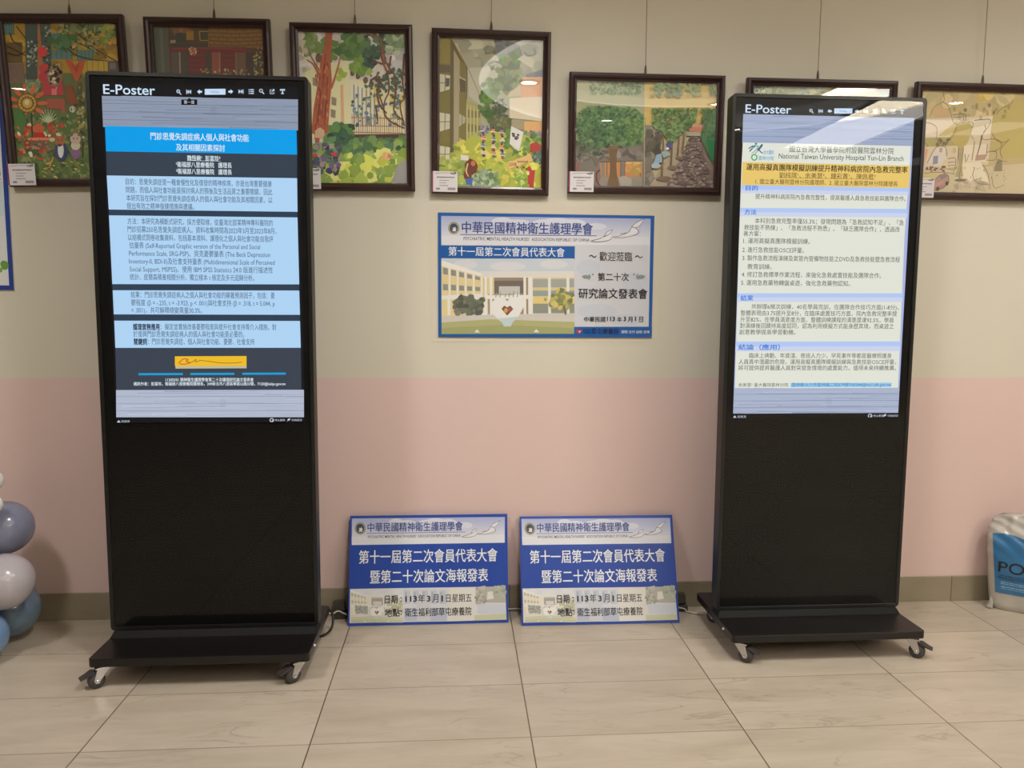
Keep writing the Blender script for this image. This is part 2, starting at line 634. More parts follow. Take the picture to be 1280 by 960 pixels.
def floor_material(base_a, base_b, name, rough=0.3, vertical=False):
    m = mat(name, base_a, rough)
    b = m.node_tree.nodes['Principled BSDF']
    g = nd(m, 'ShaderNodeNewGeometry')
    sp = nd(m, 'ShaderNodeSeparateXYZ')
    lk(m, g.outputs['Position'], sp.inputs[0])
    ix = tile_index(m, sp.outputs['X'], 0.6)
    iy = tile_index(m, sp.outputs['Y'], 0.3)
    cb = nd(m, 'ShaderNodeCombineXYZ')
    lk(m, ix, cb.inputs[0])
    lk(m, iy, cb.inputs[1])
    wn = nd(m, 'ShaderNodeTexWhiteNoise', noise_dimensions='3D')
    lk(m, cb.outputs[0], wn.inputs['Vector'])
    # every tile takes its own piece of stone
    vm = nd(m, 'ShaderNodeVectorMath', operation='MULTIPLY_ADD')
    vm.inputs[1].default_value = (7, 7, 7)
    lk(m, wn.outputs['Color'], vm.inputs[0])
    lk(m, g.outputs['Position'], vm.inputs[2])
    mp = nd(m, 'ShaderNodeMapping')
    mp.inputs['Scale'].default_value = (1.0, 4.5, 4.5)
    mp.inputs['Rotation'].default_value = (0, 0, 0.06)
    lk(m, vm.outputs[0], mp.inputs[0])
    nz = nd(m, 'ShaderNodeTexNoise')
    nz.inputs['Scale'].default_value = 3.2
    nz.inputs['Detail'].default_value = 6
    nz.inputs['Roughness'].default_value = 0.6
    nz.inputs['Distortion'].default_value = 0.5
    lk(m, mp.outputs[0], nz.inputs['Vector'])
    cr = nd(m, 'ShaderNodeValToRGB')
    e = cr.color_ramp.elements
    e[0].position = 0.3
    e[0].color = (*lin(base_b), 1)
    e[1].position = 0.62
    e[1].color = (*lin(base_a), 1)
    lk(m, nz.outputs['Fac'], cr.inputs[0])
    # thin darker veins
    wv = nd(m, 'ShaderNodeTexNoise')
    wv.inputs['Scale'].default_value = 2.4
    wv.inputs['Detail'].default_value = 8
    wv.inputs['Distortion'].default_value = 1.1
    lk(m, mp.outputs[0], wv.inputs['Vector'])
    s1 = nd(m, 'ShaderNodeMath', operation='SUBTRACT')
    s1.inputs[1].default_value = 0.5
    lk(m, wv.outputs['Fac'], s1.inputs[0])
    s2 = nd(m, 'ShaderNodeMath', operation='ABSOLUTE')
    lk(m, s1.outputs[0], s2.inputs[0])
    mr = nd(m, 'ShaderNodeMapRange')
    mr.inputs[1].default_value = 0.0
    mr.inputs[2].default_value = 0.022
    mr.inputs[3].default_value = 0.32
    mr.inputs[4].default_value = 0.0
    lk(m, s2.outputs[0], mr.inputs[0])
    # veins come and go
    n5 = nd(m, 'ShaderNodeTexNoise')
    n5.inputs['Scale'].default_value = 4.0
    lk(m, vm.outputs[0], n5.inputs['Vector'])
    m5 = nd(m, 'ShaderNodeMapRange')
    m5.inputs[1].default_value = 0.45
    m5.inputs[2].default_value = 0.65
    lk(m, n5.outputs['Fac'], m5.inputs[0])
    mm = nd(m, 'ShaderNodeMath', operation='MULTIPLY')
    lk(m, mr.outputs[0], mm.inputs[0])
    lk(m, m5.outputs[0], mm.inputs[1])
    vx = nd(m, 'ShaderNodeMix', data_type='RGBA')
    vx.inputs[7].default_value = (*lin((112, 92, 76)), 1)
    lk(m, mm.outputs[0], vx.inputs[0])
    lk(m, cr.outputs[0], vx.inputs[6])
    # tone from tile to tile
    tr = nd(m, 'ShaderNodeMapRange')
    tr.inputs[3].default_value = 0.92
    tr.inputs[4].default_value = 1.03
    lk(m, wn.outputs['Value'], tr.inputs[0])
    tm = nd(m, 'ShaderNodeVectorMath', operation='SCALE')
    lk(m, vx.outputs[2], tm.inputs[0])
    lk(m, tr.outputs[0], tm.inputs['Scale'])
    gx = grid_line(m, sp.outputs['X'], 0.6, 0.0017)
    j1 = nd(m, 'ShaderNodeMix', data_type='RGBA')
    j1.inputs[7].default_value = (*lin((96, 80, 66)), 1)
    lk(m, gx, j1.inputs[0])
    lk(m, tm.outputs[0], j1.inputs[6])
    last = j1.outputs[2]
    if not vertical:
        gy = grid_line(m, sp.outputs['Y'], 0.3, 0.0018)
        gm = nd(m, 'ShaderNodeMath', operation='MULTIPLY')
        gm.inputs[1].default_value = 0.7
        lk(m, gy, gm.inputs[0])
        j2 = nd(m, 'ShaderNodeMix', data_type='RGBA')
        j2.inputs[7].default_value = (*lin((126, 106, 88)), 1)
        lk(m, gm.outputs[0], j2.inputs[0])
        lk(m, last, j2.inputs[6])
        last = j2.outputs[2]
    lk(m, last, b.inputs['Base Color'])
    return m


M['wall'] = wall_material()
M['floor'] = floor_material((196, 184, 167), (182, 169, 151), 'travertine_tile', 0.34)
M['skirting_tile'] = floor_material((156, 145, 124), (146, 135, 114), 'skirting_tile', 0.4, True)
M['ceiling'] = noise_mat('white_ceiling', (226, 222, 212), (220, 215, 204), 3, 0.8)
M['far_wall'] = noise_mat('far_wall', (205, 196, 172), (198, 188, 165), 2, 0.7)


def struct(o):
    o['kind'] = 'structure'
    return o


struct(box('floor', XL - 0.2, XR + 0.2, YB - 0.2, 0.2, -0.12, 0.0, M['floor']))
struct(box('ceiling', XL - 0.2, XR + 0.2, YB - 0.2, 0.2, CEIL, CEIL + 0.15, M['ceiling']))
struct(box('wall_back', XL - 0.2, XR + 0.2, 0.0, 0.2, 0.0, CEIL, M['wall']))
struct(box('wall_left', XL - 0.2, XL, YB, 0.0, 0.0, CEIL, M['far_wall']))
struct(box('wall_right', XR, XR + 0.2, YB, 0.0, 0.0, CEIL, M['far_wall']))
struct(box('wall_front', XL - 0.2, XR + 0.2, YB - 0.2, YB, 0.0, CEIL, M['far_wall']))
struct(box('baseboard_back', XL, XR, -0.010, 0.0, 0.0, 0.103, M['skirting_tile'], bevel=0.0015))

# lit coves in the ceiling and recessed downlights
def cove_mat(name, strength):
    return mat(name, (245, 240, 230), 0.5, emit=(1.0, 0.95, 0.84), strength=strength)


M['cove'] = cove_mat('cove_diffuser', 13.0)
M['cove_dim'] = cove_mat('dim_cove_diffuser', 1.6)
M['can_glow'] = mat('downlight_lens', (245, 240, 230), 0.5, emit=(1.0, 0.95, 0.86), strength=40.0)


def cove(x0, x1, y0, y1, m, label):
    t = empty('ceiling_light', ((x0 + x1) / 2, (y0 + y1) / 2, CEIL))
    tag(t, label, 'ceiling light')
    hx, hy = (x1 - x0) / 2, (y1 - y0) / 2
    box('diffuser', -hx, hx, -hy, hy, -0.012, -0.001, m, t)
    bm = bmesh.new()
    for a, b, c, d in ((-hx - .05, hx + .05, -hy - .05, -hy), (-hx - .05, hx + .05, hy, hy + .05), (-hx - .05, -hx, -hy, hy), (hx, hx + .05, -hy, hy)):
        add_box(bm, a, b, c, d, -0.03, -0.001)
    build('trim', bm, M['white_trim'], t)


cove(3.42, 4.15, -6.4, -4.1, M['cove'], 'long bright ceiling panel beside the ring of light')
cove(5.2, 5.95, -7.2, -6.1, M['cove_dim'], 'dim square ceiling panel next to the long bright one')
cove(6.15, 6.75, -7.2, -6.1, M['cove_dim'], 'dim square ceiling panel nearest the right wall')
# round lit tray in the ceiling: bright lip, glowing cove, paler middle
t = empty('ceiling_light', (1.98, -3.82, CEIL))
tag(t, 'large round lit tray recessed in the ceiling', 'ceiling light')
for nm, r0, r1, m_ in (('tray', 0.0, 1.2, cove_mat('tray_glow', 0.7)), ('glow_band', 1.2, 1.55, cove_mat('cove_glow', 1.6)), ('inner_cove', 1.55, 1.93, cove_mat('bright_cove', 2.6)),
                       ('bright_lip', 1.93, 2.0, cove_mat('lip_glow', 4.5)), ('trim_ring', 2.0, 2.05, M['white_trim'])):
    bm = bmesh.new()
    add_lathe(bm, [(r0, -0.012), (r1, -0.012), (r1, -0.001), (r0, -0.001)] + ([(r0, -0.012)] if r0 else []), 72)
    build(nm, bm, m_, t)


def downlight(x, y, watts, label):
    t = empty('downlight', (x, y, CEIL - (0.013 if math.hypot(x - 1.98, y + 3.82) < 2.1 else 0)))
    tag(t, label, 'ceiling light', 'recessed downlights in the ceiling')
    bm = bmesh.new()
    add_lathe(bm, [(0.0, -0.004), (0.07, -0.004), (0.07, -0.001), (0.0, -0.001)], 20)
    build('lens', bm, M['can_glow'], t)
    bm = bmesh.new()
    add_lathe(bm, [(0.07, -0.001), (0.07, -0.012), (0.095, -0.010), (0.1, -0.001), (0.07, -0.001)], 20)
    build('trim_ring', bm, M['white_trim'], t)
    if watts:
        L = bpy.data.lights.new('lamp', 'SPOT')
        L.energy = watts
        L.color = LAMP_COLOR
        L.shadow_soft_size = 0.18
        L.spot_size = math.radians(150)
        L.spot_blend = 0.7
        o = bpy.data.objects.new('lamp', L)
        col.objects.link(o)
        o.parent = t
        o.location = (0, 0, -0.16)


for x, y, wt in DOWNLIGHTS:
    downlight(x, y, wt, 'round recessed downlight in the white ceiling')
for x, y in FAR_CANS:
    downlight(x, y, 0, 'round recessed downlight in the white ceiling')

# ------------------------------------------------------------------ e-poster kiosks
SW, SH = 0.590, 1.049          # lit screen
KW, KZ0, KZ1 = 0.668, 0.120, 1.886
KF = -0.024                    # body front, from the middle of the base


def toolbar(p, c):
    """Title and tool icons of the poster viewer; c maps icon centres."""
    W = (205, 226, 252)
    icons = c['icons']
    y = c['y']
    k = c['k']
    x = icons[0]
    p.ringline(x - 2 * k, y - 3 * k, 8 * k, 8 * k, 3.5 * k, W)
    p.stroke([(x + 4 * k, y + 4 * k), (x + 14 * k, y + 15 * k)], 4.5 * k, W)
    p.rect(x - 6 * k, y - 4 * k, x + 2 * k, y - 2 * k, W)
    p.rect(x - 3 * k, y - 7 * k, x - 1 * k, y + 1 * k, W)
    x = icons[1]
    p.rect(x - 13 * k, y - 12 * k, x - 9 * k, y + 12 * k, W)
    p.poly([(x - 9 * k, y), (x + 1 * k, y - 12 * k), (x + 1 * k, y + 12 * k)], W)
    p.poly([(x + 2 * k, y), (x + 13 * k, y - 12 * k), (x + 13 * k, y + 12 * k)], W)
    x = icons[2]
    p.poly([(x - 14 * k, y), (x, y - 13 * k), (x, y + 13 * k)], W)
    p.rect(x, y - 5 * k, x + 12 * k, y + 5 * k, W)
    b = c['box']
    p.rect(b[0], b[1], b[2], b[3], (198, 222, 250))
    p.text('N/066', (b[0] + b[2]) / 2 - 22, b[3] - 9, (b[0] + b[2]) / 2 + 22, b[3] - 9, 12, (120, 140, 170))
    x = icons[3]
    p.poly([(x + 14 * k, y), (x, y - 13 * k), (x, y + 13 * k)], W)
    p.rect(x - 12 * k, y - 5 * k, x, y + 5 * k, W)
    x = icons[4]
    p.rect(x + 9 * k, y - 12 * k, x + 13 * k, y + 12 * k, W)
    p.poly([(x + 9 * k, y), (x - 1 * k, y - 12 * k), (x - 1 * k, y + 12 * k)], W)
    p.poly([(x - 2 * k, y), (x - 13 * k, y - 12 * k), (x - 13 * k, y + 12 * k)], W)
    x = icons[5]
    for j in (-12, -2, 8):
        p.rect(x - 14 * k, y + j * k, x - 9 * k, y + (j + 5) * k, W)
        p.rect(x - 6 * k, y + j * k, x + 14 * k, y + (j + 5) * k, W)
    x = icons[6]
    p.ringline(x - 3 * k, y - 4 * k, 8 * k, 8 * k, 3.5 * k, W)
    p.stroke([(x + 3 * k, y + 3 * k), (x + 14 * k, y + 14 * k)], 4.5 * k, W)
    x = icons[7]
    p.stroke([(x - 3 * k, y - 8 * k), (x - 11 * k, y - 8 * k), (x - 11 * k, y + 12 * k), (x + 10 * k, y + 12 * k), (x + 10 * k, y + 4 * k)], 3.5 * k, W, smooth=False)
    p.stroke([(x - 3 * k, y + 4 * k), (x + 6 * k, y - 6 * k)], 4 * k, W)
    p.poly([(x + 1 * k, y - 12 * k), (x + 13 * k, y - 11 * k), (x + 9 * k, y + 1 * k)], W)
    x = icons[8]
    p.rect(x - 13 * k, y - 12 * k, x + 13 * k, y - 6 * k, W)
    p.rect(x - 13 * k, y - 12 * k, x - 9 * k, y - 2 * k, W)
    p.rect(x + 9 * k, y - 12 * k, x + 13 * k, y - 2 * k, W)
    p.rect(x - 3 * k, y - 12 * k, x + 3 * k, y + 14 * k, W)
    p.rect(x - 8 * k, y + 10 * k, x + 8 * k, y + 14 * k, W)


def wood_grain(p, x0, y0, x1, y1, base, seed, dy0=0, dy1=0):
    """Pale grey planks; dy0/dy1: drop of the right end at the top and the bottom."""
    rng = random.Random(seed)
    p.poly([(x0, y0), (x1, y0 + dy0), (x1, y1 + dy1), (x0, y1)], base)
    H = y1 - y0
    for i in range(46):
        t = rng.random()
        xa = rng.uniform(x0, x1 - 60)
        xb = min(x1, xa + rng.uniform(80, 700))
        d = rng.choice([-34, -22, -14, 12, 16])
        c = tuple(max(0, min(255, v + d)) for v in base)
        ya = y0 + t * H + (dy0 + (dy1 - dy0) * t) * (xa - x0) / (x1 - x0)
        yb = y0 + t * H + (dy0 + (dy1 - dy0) * t) * (xb - x0) / (x1 - x0)
        w = rng.uniform(1.0, 4.0)
        mid = (ya + yb) / 2 + rng.uniform(-3, 3)
        p.stroke([(xa, ya), ((xa + xb) / 2, mid), (xb, yb)], w, c, w * 0.4)
    for t in (0.24, 0.5, 0.76):
        ya = y0 + t * H
        p.stroke([(x0, ya), (x1, ya + dy0 + (dy1 - dy0) * t)], 2.2, tuple(v - 40 for v in base))
    kx, ky = x0 + (x1 - x0) * 0.57, y0 + H * 0.5
    for r in (22, 14, 6):
        p.ringline(kx, ky, r * 0.7, r, 1.6, tuple(v - 26 for v in base), 14)


def footer_icons(p, hx, hy, cx, fx, dy):
    W = (200, 210, 225)
    p.poly([(hx - 10, hy + 6), (hx, hy - 7), (hx + 10, hy + 6)], W)
    p.text('回首頁', hx + 15, hy + 5, hx + 60, hy + 5, 11, W)
    p.ringline(cx, hy + dy, 10, 9, 4, W, 16)
    p.poly([(cx, hy + dy), (cx + 9, hy + dy - 2), (cx + 4, hy + dy + 8)], W)
    p.text('停止翻頁', cx + 17, hy + dy + 5, cx + 72, hy + dy + 5, 11, W)
    p.poly([(fx - 9, hy + dy + 9), (fx - 4, hy + dy - 7), (fx + 9, hy + dy - 9), (fx + 5, hy + dy + 2), (fx - 4, hy + dy + 3)], W)
    p.text('切換語言', fx + 15, hy + dy + 5, fx + 72, hy + dy + 5, 11, W)


def left_screen():
    p = Print([(126.5, 102), (373, 109.5), (381.3, 528), (142.2, 528)], SW, SH, seed=3)
    p.full((24, 24, 27))
    s = 1280 / 300
    p.at(100, 80, s)
    p.text('E-Poster', 124, 154, 402, 162, 50, (205, 226, 252), 0.012, 4)
    toolbar(p, dict(icons=[527, 581, 640, 805, 861, 916, 971, 1028, 1083], y=146, k=1.0, box=(667, 131, 778, 162)))
    # page: planks, blue title, slate author block
    wood_grain(p, 113, 165, 1166, 330, (142, 153, 174), 5, 24, 22)
    p.rect(542, 187, 627, 216, (22, 22, 26))
    p.poly([(575, 188), (585, 178), (595, 188)], (22, 22, 26))
    p.text('第一頁', 556, 209, 612, 209, 17, (205, 210, 220), 0.01)
    p.poly([(133, 325), (1158, 350), (1161, 481), (137, 459)], (8, 158, 234))
    W = (226, 240, 252)
    p.text('門診思覺失調症病人個人與社會功能', 377, 399, 903, 405, 36, W, 0.012)
    p.text('及其相關因素探討', 513, 456, 775, 459, 34, W, 0.012)
    p.poly([(137, 459), (1161, 481), (1161, 604), (140, 585)], (56, 66, 80))
    p.text('魏恆嶼¹  彭富珍²', 572, 508, 750, 511, 26, W, 0.016, under=True)
    p.text('¹衛福部八里療養院   護理長', 513, 544, 811, 547, 27, W, 0.014)
    p.text('²衛福部八里療養院   護理長', 513, 580, 811, 583, 27, W, 0.014)
    LB = (176, 213, 250)
    p.poly([(140, 587), (1161, 606), (1163, 785), (149, 768)], LB)
    K = (62, 80, 108)
    for t, x0, y, x1 in (('目的：思覺失調症是一種會慢性化及復發的精神疾病，亦是台灣重要健康', 242, 641, 1025),
                         ('問題，而個人與社會功能是探討病人的預後及生活品質之重要關鍵，因此', 243, 684, 1028),
                         ('本研究旨在探討門診思覺失調症病人的個人與社會功能及其相關因素，以', 245, 727, 1028),
                         ('提出有效之精神復健措施與建議。', 247, 765, 608)):
        p.text(t, x0, y, x1, y + 2, 31, K)
    p.poly([(149, 768), (1163, 785), (1163, 815), (150, 799)], (48, 64, 82))
    p.poly([(150, 799), (1163, 815), (1172 * 1.0, 1174), (165, 1166)], LB)
    for t, x0, y, x1 in (('方法：本研究為橫斷式研究，採方便取樣，從臺灣北部某精神專科醫院的', 250, 850, 1030),
                         ('門診招募250名思覺失調症病人。資料收集時間為2023年3月至2023年8月，', 250, 893, 1050),
                         ('以結構式問卷收集資料，包括基本資料、護理化之個人與社會功能自我評', 252, 936, 1032)):
        p.text(t, x0, y, x1, y + 2, 31, K)
    p.at(100, 305, s)
    for t, x0, y, x1 in (('估量表 (Self-Reported Graphic version of the Personal and Social', 258, 18, 962),
                         ('Performance Scale, SRG-PSP)、貝克憂鬱量表 (The Beck Depression', 257, 60, 1015),
                         ('Inventory-II, BDI-II)及社會支持量表 (Multidimensional Scale of Perceived', 257, 102, 1040),
                         ('Social Support, MSPSS)。使用 IBM SPSS Statistics 24.0 版進行描述性', 260, 144, 1030),
                         ('統計、皮爾森積差相關分析、獨立樣本 t 檢定及多元迴歸分析。', 261, 186, 930)):
        p.text(t, x0, y, x1, y, 31, K)
    p.poly([(165, 206), (1172, 212), (1172, 245), (167, 239)], (48, 64, 82))
    p.poly([(167, 239), (1172, 245), (1176, 375), (172, 368)], LB)
    for t, x0, y, x1 in (('結果：門診思覺失調症病人之個人與社會功能的顯著預測因子，包括：憂', 265, 281, 1040),
                         ('鬱程度 (β = -.235, t = -3.923, p < .001)與社會支持 (β = .318, t = 5.044, p', 267, 323, 1040),
                         ('< .001)，共可解釋總變異量30.3%。', 267, 361, 648)):
        p.text(t, x0, y, x1, y, 31, K)
    p.poly([(172, 368), (1176, 375), (1176, 408), (174, 402)], (48, 64, 82))
    p.poly([(174, 402), (1176, 408), (1180, 552), (179, 548)], LB)
    for t, x0, y, x1 in (('護理實務應用：擬定並實施改善憂鬱程度與提升社會支持等介入措施，對', 276, 451, 1048),
                         ('於復興門診思覺失調症病人的個人與社會功能是必要的。', 277, 490, 876),
                         ('關鍵詞：門診思覺失調症、個人與社會功能、憂鬱、社會支持', 280, 530, 930)):
        p.text(t, x0, y, x1, y, 31, K)
    p.text('護理實務應用', 276, 451, 418, 451, 31, (28, 38, 54), 0.02)
    p.text('關鍵詞', 280, 530, 350, 530, 31, (28, 38, 54), 0.02)
    p.poly([(179, 548), (1180, 552), (1183, 778), (183, 774)], (60, 68, 81))
    p.rect(500, 595, 887, 647, (240, 190, 40))
    p.rect(503, 647, 887, 661, (196, 186, 150))
    p.stroke([(520, 632), (545, 610), (572, 612), (560, 622), (580, 628), (555, 637), (525, 636)], 5, (205, 90, 60))
    p.stroke([(575, 634), (600, 622), (615, 612), (612, 626), (640, 618), (690, 624), (760, 632), (820, 632), (862, 628)], 3.2, (130, 92, 50))
    for a, b in ((303, 543), (583, 821), (864, 1099)):
        p.rect(a, 685, b, 696, (26, 160, 220))
    p.text('113/03/01 精神衛生護理學會第二十次護理研究論文發表會', 450, 730, 925, 730, 19, (225, 238, 250), 0.016)
    p.text('通訊作者：彭富珍，衛福部八里療養院護理長，249新北市八里區華富山路33號，7120@balipc.gov.tw', 276, 751, 1098, 752, 18, (225, 238, 250), 0.016)
    wood_grain(p, 181, 775, 1197, 922, (178, 186, 206), 9, 3, 4)
    p.poly([(170, 922), (1210, 926), (1210, 1000), (170, 1000)], (20, 20, 22))
    footer_icons(p, 195, 944, 1023, 1115, -3)
    return p


def right_screen():
    p = Print([(929, 132), (1141.3, 136), (1120.6, 521), (915, 521)], SW, SH, seed=4)
    p.full((26, 26, 28))
    s = 1280 / 260
    p.at(900, 110, s)
    p.text('E-Poster', 154, 163, 432, 168, 50, (205, 226, 252), 0.012, 4)
    toolbar(p, dict(icons=[555, 612, 668, 833, 888, 945, 1001, 1056, 1110], y=151, k=1.0, box=(695, 134, 806, 166)))
    wood_grain(p, 130, 172, 1195, 348, (160, 172, 200), 11, 18, 15)
    p.poly([(137, 345), (1190, 361), (1150, 1000), (100, 1000)], (172, 182, 226))
    CR = (226, 229, 216)
    p.poly([(137, 345), (1165, 361), (1120, 1000), (104, 1000)], CR)
    # hospital mark
    T = (20, 96, 120)
    p.stroke([(172, 382), (200, 365), (178, 400), (208, 372)], 6, T, 3)
    p.stroke([(210, 350), (222, 352), (200, 372), (232, 366), (212, 395), (190, 412)], 7, (36, 140, 150), 3)
    p.stroke([(226, 392), (255, 356), (246, 378), (210, 412)], 8, T, 3)
    p.stroke([(232, 384), (246, 402), (262, 410)], 8, T, 4)
    p.ringline(207, 435, 16, 17, 8, (90, 170, 120))
    p.text('台大醫院', 264, 414, 325, 415, 24, (70, 150, 215), 0.01)
    p.text('雲林分院', 232, 450, 325, 451, 24, (70, 160, 200), 0.01)
    p.text('國立台灣大學醫學院附設醫院雲林分院', 421, 402, 1058, 406, 36, (58, 58, 60))
    p.text('National Taiwan University Hospital Yun-Lin Branch', 355, 441, 1118, 453, 31, (50, 50, 52))
    p.poly([(135, 463), (1161, 481), (1151, 618), (129, 603)], (235, 201, 112))
    p.text('運用高擬真團隊模擬訓練提升精神科病房院內急救完整率', 158, 511, 1142, 523, 38, (34, 28, 22), 0.018)
    p.text('劉純琪¹、余美慧²、鍾彩菁¹、陳佩君³', 358, 556, 945, 562, 31, (60, 48, 30), under=True)
    p.text('1. 國立臺大醫院雲林分院護理師、2. 國立臺大醫院雲林分院護理長', 214, 593, 1082, 606, 29, (60, 48, 30))
    HD = (180, 202, 246)
    HD2 = (206, 214, 236)
    B = (30, 120, 214)
    K = (64, 62, 60)
    p.poly([(129, 603), (1151, 618), (1149, 640), (127, 630)], HD)
    p.poly([(127, 630), (1149, 640), (1147, 663), (125, 652)], HD2)
    p.text('目的', 155, 634, 228, 635, 30, B, 0.02)
    p.text('提升精神科病房院內急救完整性，提高醫護人員急救技能與團隊合作。', 212, 686, 1131, 696, 30, K)
    p.poly([(121, 742), (1143, 746), (1142, 772), (120, 768)], HD)
    p.poly([(120, 768), (1142, 772), (1141, 798), (118, 793)], HD2)
    p.text('方法', 147, 780, 218, 781, 30, B, 0.02)
    for t, x0, y, x1 in (('本科別急救完整率僅55.3%；發現問題為「急救認知不足」、「急', 209, 838, 1120),
                         ('救技能不熟練」、「急救流程不熟悉」、「缺乏團隊合作」，透過改', 143, 879, 1095),
                         ('善方案：', 140, 913, 245)):
        p.text(t, x0, y, x1, y + 1, 31, K)
    s4 = 960 / 225
    p.at(900, 305, s4)
    p.poly([(60, -40), (1030, -40), (1010, 768), (50, 768)], (172, 182, 226))
    p.poly([(98, -40), (975, -40), (942, 768), (75, 764)], CR)
    for t, x0, y, x1 in (('1. 運用高擬真團隊模擬訓練。', 120, -2, 472), ('2. 進行急救技能OSCE評量。', 115, 45, 440),
                         ('3. 製作急救流程演練及氣管內管備物技能之DVD及急救技能暨急救流程', 115, 91, 950),
                         ('教育訓練。', 142, 133, 270),
                         ('4. 修訂急救標準作業流程，來強化急救處置技能及團隊合作。', 111, 177, 850),
                         ('5. 運用急救藥物轉盤桌遊，強化急救藥物認知。', 108, 220, 685)):
        p.text(t, x0, y, x1, y, 27, K)
    p.poly([(88, 262), (968, 262), (966, 284), (87, 284)], HD)
    p.poly([(87, 284), (966, 284), (965, 308), (86, 308)], HD2)
    p.text('結果', 106, 299, 171, 299, 27, B, 0.02)
    for t, x0, y, x1 in (('共辦理6梯次訓練，40名學員完訓，在團隊合作技巧方面(1-8分)，', 162, 346, 944),
                         ('整體表現由3.75提升至8分，在臨床處置技巧方面，院內急救完整率提', 105, 380, 935),
                         ('升至82%，在學員滿意度方面，整體訓練課程的滿意度達92.5%，學員', 104, 414, 918),
                         ('對演練後回饋持高度認同，認為利用模擬方式能身歷其境，而桌遊之', 102, 447, 918),
                         ('創意教學提高學習動機。', 98, 479, 395)):
        p.text(t, x0, y, x1, y, 26, K)
    p.poly([(79, 518), (955, 518), (953, 544), (78, 544)], HD)
    p.poly([(78, 544), (953, 544), (952, 570), (77, 570)], HD2)
    p.text('結論（應用）', 94, 560, 312, 560, 28, B, 0.02)
    for t, x0, y, x1 in (('臨床上病動、年資淺、夜班人力少，罕見事件等都是醫療照護身', 150, 604, 906),
                         ('人員真中潛藏的危險，運用高擬真團隊模擬訓練與急救技能OSCE評量，', 94, 637, 930),
                         ('將可提供提昇醫護人員對突發急情境的處置能力，值得未來持續推廣。', 93, 669, 930)):
        p.text(t, x0, y, x1, y, 25, K)
    p.poly([(370, 738), (908, 738), (906, 760), (369, 760)], (150, 200, 236))
    p.text('余美慧² 臺大醫院雲林分院', 92, 756, 357, 756, 19, K)
    p.text('雲林縣斗六市雲林路二段579號Y00344@ms1.ylh.gov.tw', 375, 756, 904, 756, 19, (20, 120, 190))
    wood_grain(p, 60, 765, 960, 899, (172, 182, 206), 15)
    p.poly([(50, 899), (960, 899), (960, 990), (50, 990)], (20, 20, 22))
    footer_icons(p, 73, 916, 792, 870, -2)
    return p


